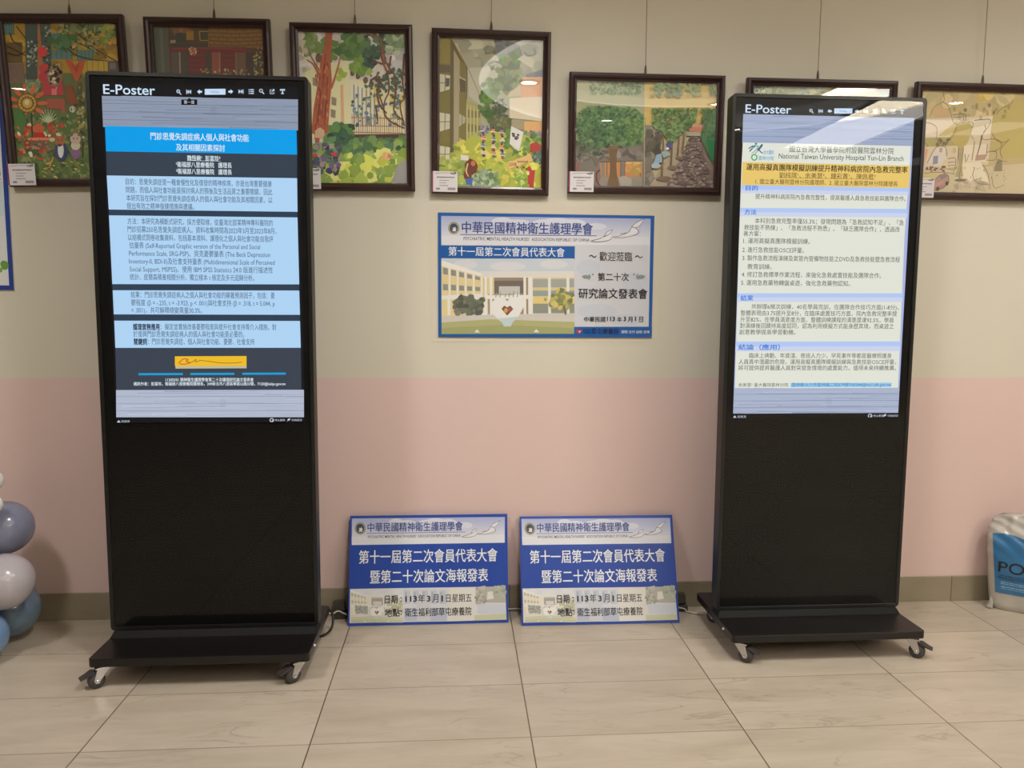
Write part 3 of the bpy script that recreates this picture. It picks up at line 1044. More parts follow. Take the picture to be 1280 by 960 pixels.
def make_kiosk(loc, label, screen, trail):
    k = empty('poster_kiosk', loc)
    tag(k, label, 'display kiosk', 'standing poster kiosks')
    hw = KW / 2
    # base plate on castors
    bm = bmesh.new()
    pl = round_rect(-0.333, 0.333, -0.190, 0.205, 0.014, 4)
    a = [bm.verts.new((x, y, 0.100)) for x, y in pl]
    b = [bm.verts.new((x, y, 0.074)) for x, y in pl]
    bm.faces.new(a)
    bm.faces.new(b[::-1])
    for i in range(len(pl)):
        j = (i + 1) % len(pl)
        bm.faces.new((a[i], b[i], b[j], a[j]))
    base = build('base_plate', bm, M['plate'], k, bevel=0.002)
    for sx in (-1, 1):
        bm = bmesh.new()
        add_lathe(bm, [(0, 0.004), (0.004, 0.004), (0.006, 0.0), (0.006, -0.002)], 10,
                  Matrix.Translation((sx * 0.3335, -0.10, 0.087)) @ Matrix.Rotation(math.radians(90 * sx), 4, 'Y'))
        build('bolt', bm, M['chrome'], base)
    # tapered plinth the body stands on
    bm = bmesh.new()
    v = []
    for z, x, y0, y1 in ((0.100, 0.331, -0.040, 0.035), (0.120, 0.322, -0.026, 0.022)):
        v.append([bm.verts.new(c) for c in ((-x, y0, z), (x, y0, z), (x, y1, z), (-x, y1, z))])
    for i in range(4):
        j = (i + 1) % 4
        bm.faces.new((v[0][i], v[0][j], v[1][j], v[1][i]))
    bm.faces.new(v[0][::-1])
    bm.faces.new(v[1])
    build('plinth', bm, M['plinth'], k)
    # slab body
    bm = bmesh.new()
    add_prism(bm, round_rect(-hw, hw, KZ0, KZ1, 0.012), KF + 0.006, KF + 0.055)
    build('housing', bm, M['black_metal'], k, bevel=0.003)
    bm = bmesh.new()
    add_ring(bm, round_rect(-hw, hw, KZ0, KZ1, 0.012), round_rect(-hw + .012, hw - .012, KZ0 + .012, KZ1 - .012, 0.004), KF, KF + 0.008)
    build('bezel', bm, M['bezel'], k, bevel=0.0012)
    x0, x1, z0, z1 = -hw + .012, hw - .012, KZ0 + .012, KZ1 - .012
    box('front_panel', x0, x1, KF + 0.0045, KF + 0.0065, z0, z1, M['black_panel'], k)
    sc = screen.make('screen', M['screen'], k, (-0.2945 + screen_dx[trail], KF + 0.0043, 1.8540 - SH))
    box('cover_glass', x0, x1, KF + 0.0006, KF + 0.0022, z0, z1, M['cover_glass'], k)
    # castors: fork > wheel, brake pedal
    dirv = Vector((trail * 0.80, -0.60, 0)).normalized()
    ang = math.atan2(dirv.y, dirv.x)
    for sx in (-1, 1):
        for sy in (-1, 1):
            pos = Vector((sx * 0.298, -0.155 if sy < 0 else 0.172, 0))
            R = Matrix.Translation(pos) @ Matrix.Rotation(ang, 4, 'Z')
            bm = bmesh.new()
            add_lathe(bm, [(0, 0.0738), (0.020, 0.0738), (0.020, 0.070), (0.017, 0.067), (0, 0.067)], 16, R)
            add_box(bm, -0.014, 0.030, -0.0165, 0.0165, 0.0625, 0.0672, R)
            for sd in (-1, 1):
                vs = []
                for (x, z) in ((-0.013, 0.065), (0.024, 0.065), (0.034, 0.028), (0.030, 0.019), (0.020, 0.019), (0.015, 0.028)):
                    vs.append((x, z))
                pr = add_prism(bm, vs, sd * 0.0150, sd * 0.0168)
                for q in pr:
                    q.co = R @ q.co
                add_lathe(bm, [(0, 0.003), (0.005, 0.003), (0.006, 0.0)], 10,
                          R @ Matrix.Translation((0.025, sd * 0.0168, 0.025)) @ Matrix.Rotation(math.radians(-90 * sd), 4, 'X'))
            fork = build('caster', bm, M['chrome'], k)
            bm = bmesh.new()
            W = R @ Matrix.Translation((0.025, 0, 0.0252)) @ Matrix.Rotation(math.radians(90), 4, 'X')
            add_lathe(bm, [(0.006, -0.0135), (0.017, -0.0135), (0.0185, -0.0115), (0.0228, -0.0105), (0.025, -0.007), (0.0252, 0),
                           (0.025, 0.007), (0.0228, 0.0105), (0.0185, 0.0115), (0.017, 0.0135), (0.006, 0.0135)], 28, W)
            build('wheel', bm, M['rubber'], fork, smooth=True)
            bm = bmesh.new()
            pr = add_prism(bm, [(0.030, 0.056), (0.040, 0.057), (0.052, 0.050), (0.072, 0.041), (0.071, 0.039), (0.054, 0.043), (0.046, 0.046), (0.034, 0.049)], -0.0155, 0.0155)
            for q in pr:
                q.co = R @ q.co
            build('brake_pedal', bm, M['pedal'], fork, bevel=0.001)
    return k


screen_dx = {-1: 0.006, 1: -0.002}
kiosk = make_kiosk((-0.997, -0.374, 0), 'tall black display kiosk nearest the balloons, its screen with a blue title band', left_screen(), -1)
make_kiosk((1.040, -0.322, 0), 'tall black display kiosk nearest the plastic bag, its screen cream with a yellow band', right_screen(), 1)

# ------------------------------------------------------------------ conference signs
NAVY = (52, 76, 146)


def emblem(p, x, y, r):
    p.blob(x, y, r, r * 1.1, (150, 136, 70), 28)
    p.blob(x, y, r * 0.86, r * 0.96, (206, 200, 150), 28)
    p.blob(x, y, r * 0.76, r * 0.86, (70, 84, 110), 28)
    # white profile with wavy hair
    p.poly([(x - r * .3, y + r * .55), (x - r * .1, y + r * .1), (x - r * .25, y - r * .1), (x, y - r * .4), (x + r * .35, y - r * .25), (x + r * .3, y),
            (x + r * .5, y + r * .15), (x + r * .35, y + r * .3), (x + r * .4, y + r * .6)], (226, 228, 230))
    for k in range(5):
        a = -2.6 + k * 0.5
        p.stroke([(x, y - r * .1), (x + r * .45 * math.cos(a), y + r * .5 * math.sin(a)), (x + r * .7 * math.cos(a + .2), y + r * .75 * math.sin(a + .2))], r * .1, (40, 50, 76))
    for k in range(12):
        a = 2 * math.pi * k / 12
        p.blob(x + r * .92 * math.cos(a), y + r * 1.02 * math.sin(a), r * .05, r * .05, (90, 100, 60), 6)


def doves(p, x, y, k, line=(70, 72, 88)):
    """Two white line-drawn birds flying up to the right; (x, y) = lower left tip."""
    def q(pts):
        return [(x + a * k, y - b * k) for a, b in pts]
    p.poly(q([(0, 3), (40, 12), (70, 22), (84, 46), (112, 58), (98, 40), (108, 26), (96, 8), (60, 2), (30, -2)]), (232, 232, 238))
    p.poly(q([(108, 26), (150, 34), (190, 44), (205, 72), (228, 92), (270, 112), (258, 92), (240, 70), (232, 40), (200, 26), (160, 20), (120, 22)]), (232, 232, 238))
    for pts in ([(0, 0), (34, -3), (70, 0), (96, 8), (108, 22)], [(4, 3), (40, 12), (66, 24), (80, 46), (112, 60)], [(66, 24), (84, 30), (96, 38), (112, 60)],
                [(108, 22), (140, 26), (180, 40)], [(150, 36), (190, 46), (206, 72), (232, 96), (272, 116)], [(206, 72), (226, 68), (246, 78), (272, 116)],
                [(226, 68), (240, 52), (236, 38), (200, 26), (160, 18), (118, 18)]):
        p.stroke(q(pts), 3.2 * k ** 0.5, line, 1.6)


def header(p, quad, em, title, eng, dv, ctr, k):
    p.poly(quad, (216, 218, 232))
    (x0, y0), (x1, y1), (x2, y2), (x3, y3) = quad
    # printed sky: violet at the top, white clouds
    n = 7
    for i in range(n):
        f0, f1 = .55 * i / n, .55 * (i + 1) / n
        c = tuple(a + (b - a) * i / n for a, b in zip((176, 184, 220), (216, 218, 232)))
        p.poly([(x0 + (x3 - x0) * f0, y0 + (y3 - y0) * f0), (x1 + (x2 - x1) * f0, y1 + (y2 - y1) * f0),
                (x1 + (x2 - x1) * f1, y1 + (y2 - y1) * f1), (x0 + (x3 - x0) * f1, y0 + (y3 - y0) * f1)], c)
    for fx, fy, rx, ry in ((.29, .17, .05, .15), (.36, .24, .07, .16), (.55, .16, .075, .14), (.49, .22, .06, .15), (.63, .2, .06, .15), (.74, .3, .05, .12)):
        p.blob(x0 + (x1 - x0) * fx, y0 + (y1 - y0) * fx + (y3 - y0) * fy, (x1 - x0) * rx, (y3 - y0) * ry, (218, 221, 236), 20)
    p.poly([(x3, y3 - (y3 - y0) * .32), (x2, y2 - (y2 - y1) * .32), (x2, y2), (x3, y3)], (226, 227, 235))
    emblem(p, *em)
    p.text('中華民國精神衛生護理學會', *title, NAVY, 0.022, 3)
    a, b = title[1] + ctr, title[3] + ctr
    p.stroke([(title[0] - 8, a), (dv[0] + 30 * k, b)], 3.2, NAVY)
    p.text("PSYCHIATRIC MENTAL HEALTH NURSES'  ASSOCIATION REPUBLIC OF CHINA", *eng, (74, 74, 92), 0.006)
    doves(p, *dv)


def sculpture(p, x, y, k, dark=0):
    """White rounded heart-shaped garden sculpture with a small dark crest."""
    b = (238, 238, 236)
    p.poly([(x - 80 * k, y - 30 * k), (x - 84 * k, y - 80 * k), (x - 58 * k, y - 112 * k), (x - 24 * k, y - 112 * k), (x - 2 * k, y - 92 * k), (x + 18 * k, y - 120 * k), (x + 50 * k, y - 130 * k),
            (x + 76 * k, y - 112 * k), (x + 80 * k, y - 66 * k), (x + 54 * k, y - 18 * k), (x + 22 * k, y + 16 * k), (x + 14 * k, y + 34 * k), (x - 22 * k, y + 34 * k), (x - 28 * k, y + 16 * k)], b)
    p.poly([(x - 56 * k, y - 6 * k), (x + 50 * k, y - 14 * k), (x + 22 * k, y + 16 * k), (x + 14 * k, y + 34 * k), (x - 22 * k, y + 34 * k), (x - 28 * k, y + 16 * k)], (200, 218, 224))
    p.poly([(x - 32 * k, y - 54 * k), (x - 18 * k, y - 70 * k), (x - 4 * k, y - 60 * k), (x + 12 * k, y - 70 * k), (x + 26 * k, y - 52 * k), (x - 4 * k, y - 20 * k)], (132, 84, 70))
    p.blob(x - 10 * k, y - 46 * k, 10 * k, 12 * k, (214, 172, 90), 10)
    p.blob(x + 8 * k, y - 50 * k, 8 * k, 10 * k, (170, 100, 120), 10)
    for dx, hh in ((-60, 22), (-40, 28), (-14, 16), (6, 24), (26, 30), (46, 26)):
        p.stroke([(x + dx * k, y - 112 * k), (x + dx * k + 4 * k, y - (112 + hh) * k)], 5 * k, (166, 164, 158))


def campus_photo(p, x0, y0, x1, y1, fade):
    """Yellow and white two-storey building round a lawn; sketch frame is 660 x 380."""
    sx, sy = (x1 - x0) / 660.0, (y1 - y0) / 380.0

    def f(c):
        return tuple(v + (232 - v) * fade for v in c)

    def pg(pts, c):
        p.poly([(x0 + a * sx, y0 + b * sy) for a, b in pts], f(c))

    def rc(a, b, c, d, k):
        pg([(a, b), (c, b), (c, d), (a, d)], k)
    rc(0, 0, 660, 380, (196, 208, 222))
    for a, b, r in ((120, 30, 60), (330, 40, 90), (560, 30, 70)):
        p.blob(x0 + a * sx, y0 + b * sy, r * sx, 24 * sy, f((214, 218, 224)), 16)
    # right and middle blocks
    rc(190, 64, 660, 96, (224, 222, 216))
    rc(190, 96, 660, 270, (222, 200, 130))
    rc(440, 104, 660, 146, (150, 156, 150))
    rc(440, 146, 660, 160, (222, 200, 120))
    rc(440, 162, 660, 190, (130, 150, 150))
    rc(440, 190, 660, 228, (232, 206, 116))
    rc(440, 228, 660, 276, (128, 132, 116))
    for a in (440, 530, 622):
        rc(a, 96, a + 14, 284, (236, 234, 228))
    # entrance portico
    rc(232, 96, 430, 280, (140, 118, 92))
    rc(262, 112, 410, 176, (90, 80, 72))
    rc(286, 140, 390, 180, (196, 196, 190))
    rc(232, 96, 262, 180, (226, 206, 140))
    rc(214, 184, 446, 204, (240, 238, 232))
    for a in (214, 240, 408, 432):
        rc(a, 92, a + 13, 284, (240, 238, 232))
    # left wing in perspective
    pg([(0, 10), (200, 78), (200, 270), (0, 300)], (230, 208, 140))
    pg([(0, 8), (200, 74), (200, 90), (0, 36)], (240, 238, 232))
    for i in range(5):
        t0, t1 = i / 5, (i + .62) / 5
        for ya, yb, yc, yd in ((44, 78, 98, 112), (128, 160, 146, 164)):
            pg([(200 * t0 + 8, ya + (yc - ya) * t0), (200 * t1 + 8, ya + (yc - ya) * t1), (200 * t1 + 8, yb + (yd - yb) * t1), (200 * t0 + 8, yb + (yd - yb) * t0)], (126, 130, 126))
        pg([(200 * t1 + 12, 40 + 56 * t1), (200 * t1 + 20, 40 + 56 * t1), (200 * t1 + 20, 270), (200 * t1 + 12, 270)], (238, 236, 230))
    pg([(0, 186), (200, 176), (200, 206), (0, 206)], (236, 234, 226))
    for a in (30, 200):
        rc(a, 200, a + 14, 286, (238, 236, 230))
    p.dabs(lambda r: (x0 + r.uniform(66, 204) * sx, y0 + r.uniform(196, 276) * sy), 110, 14 * sx, [f((74, 84, 66)), f((60, 66, 52)), f((96, 98, 78))])
    # paving, lawn, shrubs
    pg([(0, 290), (660, 276), (660, 340), (0, 340)], (206, 200, 190))
    pg([(0, 322), (240, 306), (660, 320), (660, 380), (0, 380)], (170, 170, 104))
    pg([(0, 350), (300, 334), (660, 352), (660, 380), (0, 380)], (150, 156, 92))
    p.dabs(lambda r: (x0 + min(r.gauss(596, 24), 642) * sx, y0 + r.gauss(210, 20) * sy), 110, 13 * sx, [f((140, 140, 74)), f((196, 180, 80)), f((110, 118, 66))])
    p.stroke([(x0 + 610 * sx, y0 + 240 * sy), (x0 + 616 * sx, y0 + 284 * sy)], 8 * sx, f((90, 80, 60)))
    sculpture(p, x0 + 330 * sx, y0 + 308 * sy, sx)
    for a in (176, 470):
        pg([(a - 14, 372), (a, 356), (a + 14, 372)], (236, 234, 226))


def small_print_card():
    """Caption card 93 x 73 mm: plum stripe, lines of small print."""
    p = Print([(0, 0), (132, 0), (132, 104), (0, 104)], 0.093, 0.073, seed=9)
    p.full((226, 222, 224))
    p.rect(0, 0, 7, 104, (150, 62, 100))
    p.stroke([(14, 12), (60, 8), (128, 9)], 2, (140, 120, 140))
    p.dabs((92, 4, 126, 16), 14, 4, [(110, 130, 110), (130, 110, 130)])
    G = (96, 92, 100)
    # small print, too fine to read
    for y, xa, xb, h, c in ((27, 26, 118, 7, G), (44, 40, 88, 5, (140, 136, 144)), (57, 40, 76, 5, (140, 136, 144)), (70, 40, 84, 5, (140, 136, 144))):
        x = xa
        while x < xb:
            w = p.rng.uniform(4, 7)
            p.rect(x, y, min(x + w, xb), y + h * p.rng.uniform(.75, 1), c)
            x += w + 1.8
    p.rect(22, 84, 42, 93, (140, 140, 150))
    p.rect(82, 82, 122, 94, (160, 152, 158))
    return p


def board_print():
    p = Print([(85, 62), (1215, 47), (1228, 835), (55, 865)], 0.596, 0.402, seed=21)
    BL = (46, 78, 168)
    p.full(BL)
    header(p, [(97, 80), (1198, 69), (1198, 254), (93, 272)], (156, 152, 40), (209, 172, 895, 161, 60), (210, 222, 880, 212, 19), (886, 212, 1.02), 16, 1.02)
    W = (238, 242, 250)
    p.text('第十一屆第二次會員代表大會', 143, 399, 1146, 381, 88, W, 0.014, 4)
    p.text('暨第二十次論文海報發表', 222, 543, 1079, 526, 88, W, 0.014, 4)
    # strip of three faded photographs
    p.poly([(76, 591), (1203, 571), (1213, 814), (69, 843)], (226, 224, 220))
    p.at(0, 0, 1)
    campus_photo(p, 80, 591, 460, 838, 0.58)
    p.poly([(460, 585), (786, 579), (786, 828), (460, 834)], (214, 216, 222))
    for a in range(5):
        xx = 470 + a * 64
        p.rect(xx, 600, xx + 44, 700, (196, 202, 214))
        p.rect(xx + 6, 612, xx + 20, 690, (176, 184, 202))
    p.rect(470, 730, 780, 826, (186, 194, 210))
    p.rect(560, 640, 660, 830, (206, 208, 216))
    p.poly([(786, 579), (1203, 571), (1213, 814), (786, 828)], (222, 220, 216))
    p.poly([(990, 576), (1203, 572), (1206, 690), (990, 690)], (182, 181, 172))
    p.dabs((1000, 580, 1060, 690), 40, 14, [(166, 163, 156), (150, 148, 142), (184, 181, 174)])
    p.dabs((1130, 576, 1200, 640), 40, 14, [(184, 187, 172), (170, 175, 160)])
    p.poly([(1075, 610), (1110, 605), (1120, 660), (1070, 668)], (224, 222, 214))
    p.rect(800, 590, 980, 690, (226, 224, 218))
    p.rect(1000, 700, 1208, 770, (204, 210, 222))
    p.poly([(980, 780), (1210, 770), (1212, 814), (980, 822)], (200, 204, 178))
    K = (34, 34, 42)
    p.text('日期', 330, 692, 420, 690, 56, K, 0.012, 3)
    p.text('113', 478, 684, 562, 682, 42, K, 0.024, 3)
    p.text('年', 572, 685, 620, 684, 54, K, 0.012, 3)
    p.text('3', 634, 681, 660, 681, 42, K, 0.024, 3)
    p.text('月', 676, 684, 718, 683, 54, K, 0.012, 3)
    p.text('1', 740, 680, 751, 680, 42, K, 0.024, 3)
    p.text('日星期五', 774, 682, 960, 678, 54, K, 0.012, 3)
    p.text('地點', 326, 791, 436, 787, 56, K, 0.012, 3)
    p.text('衛生福利部草屯療養院', 474, 786, 958, 778, 56, K, 0.012, 3)
    for x, y in ((446, 655), (446, 680), (446, 752), (446, 776)):
        p.blob(x, y, 5, 5, K, 10)
    return p


def make_board():
    t = empty('sign_board', (0, 0, 0))
    tag(t, 'x', 'sign board', 'conference sign boards on the floor')
    box('foam_board', -0.298, 0.298, 0.0, 0.008, 0.0, 0.402, M['board_edge'], t, bevel=0.0008)
    board_print().make('printed_face', M['print_gloss'], t, (-0.298, -0.0004, 0))
    return t


def lean_board(t, x, y0, ytop, rz, label):
    a = math.asin((ytop - y0) / 0.402)
    t.location = (x, y0, 0.001)
    t.rotation_euler = (-a, 0, rz)
    t['label'] = label


board = make_board()
lean_board(board, -0.309, -0.124, -0.018, 0.0, 'blue conference sign board leaning on the wall beside the kiosk with the blue title')
board2 = copy_tree(board)
lean_board(board2, 0.334, -0.160, -0.018, -0.010, 'blue conference sign board leaning on the wall beside the kiosk with the cream screen')


def welcome_print():
    p = Print([(108, 60), (1193, 78), (1170, 690), (108, 685)], 0.812, 0.4585, gain=1.0, seed=31)
    BL = (36, 96, 170)
    p.full(BL)
    p.poly([(124, 77), (1174, 93), (1156, 636), (124, 640)], (214, 214, 216))
    header(p, [(124, 77), (1174, 93), (1168, 226), (124, 224)], (187, 139, 28), (228, 161, 882, 168, 54), (236, 201, 866, 207, 17), (872, 207, 1.0), 11, 1.0)
    p.poly([(790, 226), (1169, 228), (1156, 636), (786, 636)], (212, 214, 222))
    for a, b, rx, ry in ((900, 560, 100, 40), (1090, 420, 70, 60), (860, 340, 60, 40), (1050, 600, 90, 30)):
        p.blob(a, b, rx, ry, (204, 210, 222), 18)
    p.poly([(122, 226), (793, 232), (791, 296), (122, 290)], BL)
    p.text('第十一屆第二次會員代表大會', 160, 275, 741, 281, 42, (236, 240, 248), 0.01, 3)
    p.at(0, 0, 1)
    campus_photo(p, 124, 293, 787, 671, 0.22)
    p.poly([(784, 636), (1172, 636), (1170, 700), (784, 700)], BL)
    p.rect(110, 672, 790, 700, BL)
    K = (36, 34, 36)
    p.text('～ 歡迎蒞臨 ～', 862, 300, 1130, 305, 42, (50, 48, 50), 0.006, 3)
    p.text('第二十次', 905, 402, 1059, 404, 37, K, 0.012, 3)
    p.text('研究論文發表會', 808, 489, 1151, 492, 46, K, 0.016, 3)
    p.text('中華民國', 835, 609, 940, 610, 24, K, 0.008)
    p.text('113', 948, 607, 988, 607, 22, K, 0.024)
    p.text('年', 999, 610, 1022, 610, 24, K, 0.008)
    p.text('3', 1031, 607, 1043, 607, 22, K, 0.024)
    p.text('月', 1052, 610, 1075, 610, 24, K, 0.008)
    p.text('1', 1087, 607, 1093, 607, 22, K, 0.024)
    p.text('日', 1108, 610, 1128, 610, 24, K, 0.008)
    for sgn, cx in ((1, 850), (-1, 1116)):
        for k in range(5):
            a = -0.3 + k * 0.35
            p.blob(cx + sgn * (-14 + k * 7), 384 + (k % 2) * 8 - 2, 11, 4.5, (140, 156, 150), 10, rot=sgn * a)
        p.blob(cx + sgn * 30, 374, 4, 4, (110, 120, 120), 8)
    p.poly([(794, 656), (800, 648), (808, 654), (817, 648), (824, 656), (808, 674)], (214, 66, 60))
    p.blob(812, 660, 5, 4, (240, 220, 200), 8)
    p.text('衛生福利部', 830, 657, 866, 657, 9, (20, 30, 60))
    p.text('草屯療養院', 830, 670, 866, 670, 9, (20, 30, 60))
    p.text('草屯療養院', 870, 671, 1006, 671, 27, (24, 34, 70), 0.014)
    p.text('關懷 合作 創新 效率', 1020, 668, 1160, 668, 14, (226, 232, 244), 0.01)
    return p


t = empty('welcome_poster', (0.134, 0.0, 1.0485))
tag(t, 'laminated blue and white welcome poster taped to the wall between the kiosks', 'poster')
# laminate sheet, bowing off the wall a little along its top
bm = bmesh.new()
nx, nz = 12, 8
W_, H_ = 0.884, 0.506
grid = {}
for side, off in ((0, 0.0012), (1, 0.0004)):
    for i in range(nx + 1):
        for j in range(nz + 1):
            x, z = (i / nx - .5) * W_, j / nz * H_
            bow = 0.003 * max(0, (j / nz - .75) / .25) ** 2 * (1 - (2 * i / nx - 1) ** 2)
            grid[side, i, j] = bm.verts.new((x, -off - bow, z))
for side in (0, 1):
    for i in range(nx):
        for j in range(nz):
            bm.faces.new((grid[side, i, j], grid[side, i + 1, j], grid[side, i + 1, j + 1], grid[side, i, j + 1]))
for i in range(nx):
    for j in (0, nz):
        bm.faces.new((grid[0, i, j], grid[0, i + 1, j], grid[1, i + 1, j], grid[1, i, j]))
for j in range(nz):
    for i in (0, nx):
        bm.faces.new((grid[0, i, j], grid[0, i, j + 1], grid[1, i, j + 1], grid[1, i, j]))
build('laminate_sheet', bm, M['laminate'], t)
welcome_print().make('printed_sheet', M['print_gloss'], t, (-0.134 - 0.2725, -0.0048, 0.0185))

# poster at the photograph's left margin, mostly out of view
t = empty('wall_poster', (-2.112, 0.0, 1.230))
tag(t, 'white poster with a thick blue border, hung beside the picture with the sun face', 'poster')
p = Print([(0, 0), (650, 0), (650, 900), (0, 900)], 0.65, 0.90, seed=5)
p.full((38, 66, 150))
p.rect(16, 16, 634, 884, (224, 226, 226))
p.rect(590, 520, 634, 640, (206, 220, 226))
p.poly([(606, 492), (626, 486), (626, 498), (620, 500), (626, 512), (606, 518)], (40, 40, 44))
p.blob(622, 812, 14, 16, (110, 160, 70), 14, 0.1)
p.blob(600, 830, 14, 12, (130, 170, 80), 14, 0.1)
box('panel', -0.325, 0.325, -0.006, -0.0005, 0, 0.90, M['white_trim'], t)
p.make('printed_sheet', M['print'], t, (-0.325, -0.0064, 0))

# ------------------------------------------------------------------ framed paintings
FW, FH = 0.430, 0.578          # portrait frame, outside
MW = 0.0275                    # moulding width


def paint_sun_face():
    p = Print([(45, 100), (607, 103), (655, 885), (105, 885)], FW - 2 * MW, FH - 2 * MW, gain=1.65, seed=41)
    p.full((92, 104, 66))
    p.rect(0, 60, 700, 350, (160, 128, 46))
    p.dabs((40, 90, 620, 350), 60, 30, [(168, 136, 50), (150, 118, 40), (140, 116, 52)], 0.3)
    for a, b, c, d in ((275, 150, 350, 190), (278, 235, 382, 282), (408, 235, 485, 288), (45, 100, 95, 158)):
        p.rect(a, b, c, d, (84, 120, 116))
        for k in range(5):
            p.stroke([(a + (c - a) * k / 4, b), (a + (c - a) * k / 4, d)], 3, (60, 92, 92))
    p.rect(55, 196, 134, 300, (96, 78, 44))
    p.rect(60, 302, 140, 400, (122, 104, 92))
    for k in range(9):
        p.stroke([(64 + k * 9, 304), (68 + k * 9, 398)], 3, (98, 78, 70))
    p.rect(560, 290, 640, 420, (90, 80, 74))
    p.rect(570, 300, 600, 330, (110, 112, 110))
    p.rect(390, 290, 560, 350, (176, 150, 60))
    for k in range(6):
        p.stroke([(400 + k * 28, 290), (402 + k * 28, 420)], 4, (140, 110, 44))
    p.poly([(192, 96), (232, 96), (238, 400), (200, 400)], (160, 104, 66))
    p.poly([(150, 96), (214, 96), (206, 380), (150, 380)], (64, 80, 78))
    p.poly([(222, 96), (280, 96), (276, 330), (238, 340)], (70, 84, 80))
    p.dabs((160, 190, 205, 320), 40, 7, [(160, 170, 160), (50, 62, 60), (110, 126, 116)])
    p.dabs((236, 120, 276, 300), 30, 7, [(140, 150, 142), (50, 62, 60)])
    for pts in ([(108, 116), (140, 160), (156, 180)], [(76, 150), (90, 190), (140, 220)], [(55, 215), (100, 235), (155, 268)], [(60, 250), (110, 262), (156, 240)]):
        p.stroke(pts, 6, (40, 36, 26), 4)
    for pts in ([(345, 105), (420, 160), (500, 230), (620, 300)], [(340, 180), (420, 200), (520, 260)], [(352, 220), (400, 260), (480, 282), (560, 290)], [(420, 160), (460, 130), (540, 110)]):
        p.stroke(pts, 9, (62, 66, 50), 5)
    p.dabs(lambda r: (r.uniform(320, 620), 100 + abs(r.gauss(0, 62))), 240, 12, [(76, 100, 56), (110, 126, 80), (54, 78, 48), (150, 150, 110), (96, 116, 76)], 0.4, 0.5)
    p.dabs((530, 110, 610, 200), 30, 12, [(196, 140, 60), (120, 150, 70)])
    p.dabs(lambda r: (r.gauss(335, 22), r.gauss(195, 18)), 30, 16, [(50, 92, 58), (70, 110, 70)])
    # heart balloon, red balloons, tiered cake figure
    p.poly([(346, 284), (372, 284), (400, 312), (420, 286), (448, 284), (440, 320), (410, 392), (396, 392), (370, 330)], (170, 80, 52))
    p.poly([(372, 296), (398, 322), (420, 300), (404, 350)], (150, 62, 44))
    p.blob(235, 244, 24, 26, (196, 62, 60), 18)
    p.blob(246, 330, 28, 26, (176, 60, 62), 18, 0.1)
    p.blob(238, 372, 26, 24, (170, 56, 66), 18, 0.1)
    p.poly([(232, 380), (330, 380), (338, 462), (226, 462)], (164, 62, 66))
    p.rect(276, 430, 302, 462, (206, 108, 120))
    p.blob(289, 370, 34, 52, (130, 112, 92), 18, 0.1)
    p.dabs(lambda r: (r.gauss(289, 15), r.gauss(368, 26)), 60, 7, [(40, 34, 30), (190, 178, 150), (70, 56, 48)])
    for dx in (-20, 0, 20):
        p.stroke([(289 + dx, 330), (289 + dx * 1.2, 306)], 5, (52, 40, 36))
    p.blob(296, 510, 48, 22, (120, 96, 122), 16, 0.1)
    p.dabs((256, 496, 336, 524), 22, 8, [(196, 176, 196), (90, 70, 96)])
    p.poly([(250, 480), (340, 480), (350, 590), (330, 590), (322, 530), (250, 528)], (150, 82, 66))
    # pale green horned face
    p.poly([(146, 378), (160, 392), (176, 386), (196, 392), (214, 378), (222, 420), (210, 452), (184, 462), (156, 450), (144, 420)], (126, 146, 112))
    p.ringline(182, 424, 34, 32, 4, (66, 84, 60), 18)
    for x in (170, 198):
        p.ringline(x, 418, 7, 8, 3, (60, 74, 54), 10)
    # sun with orange petals
    for k in range(11):
        a = 2 * math.pi * k / 11
        p.blob(154 + 74 * math.cos(a), 502 + 74 * math.sin(a), 26, 11, (190, 96, 62), 10, 0.1, rot=a)
    p.blob(154, 502, 50, 50, (120, 94, 50), 22)
    p.blob(154, 502, 43, 43, (186, 152, 74), 22)
    p.ringline(154, 502, 30, 30, 8, (120, 96, 52), 20)
    for k in range(14):
        a = 2 * math.pi * k / 14
        p.stroke([(154 + 22 * math.cos(a), 502 + 22 * math.sin(a)), (154 + 41 * math.cos(a), 502 + 41 * math.sin(a))], 3, (96, 74, 40))
    p.blob(152, 498, 12, 14, (216, 190, 160), 12)
    # garden
    p.poly([(90, 560), (700, 540), (720, 900), (100, 900)], (84, 104, 60))
    p.dabs((95, 560, 460, 880), 320, 15, [(92, 112, 64), (70, 92, 54), (110, 124, 70), (64, 84, 50), (120, 118, 76)], 0.4, 0.6)
    p.poly([(80, 520), (130, 540), (160, 640), (100, 680)], (70, 112, 60))
    for k in range(9):
        a = -2.9 + k * 0.33
        p.stroke([(258, 600), (258 + 48 * math.cos(a), 590 + 60 * math.sin(a))], 8, (168, 182, 146), 2)
    p.dabs((105, 610, 330, 760), 60, 13, [(176, 70, 50), (190, 96, 66), (150, 60, 46), (196, 188, 160)], 0.3, 0.7)
    p.stroke([(176, 550), (176, 680)], 5, (46, 42, 30))
    p.blob(208, 632, 30, 26, (176, 92, 62), 14, 0.1)
    p.poly([(186, 650), (232, 650), (246, 682), (176, 684)], (166, 46, 40))
    p.rect(156, 676, 262, 690, (196, 120, 82))
    p.poly([(160, 690), (262, 690), (258, 722), (164, 722)], (112, 84, 70))
    p.dabs((160, 690, 260, 740), 26, 10, [(120, 92, 76), (90, 74, 60), (140, 130, 110)], 0.3, 0.5)
    # stump and tree on the right
    p.poly([(346, 420), (380, 412), (396, 470), (412, 500), (380, 520), (350, 480)], (130, 72, 46))
    p.stroke([(380, 524), (384, 550)], 8, (190, 190, 170))
    p.ringline(380, 534, 12, 14, 5, (190, 196, 178), 14)
    p.stroke([(420, 400), (412, 500), (418, 600), (428, 770)], 22, (86, 84, 54), 12)
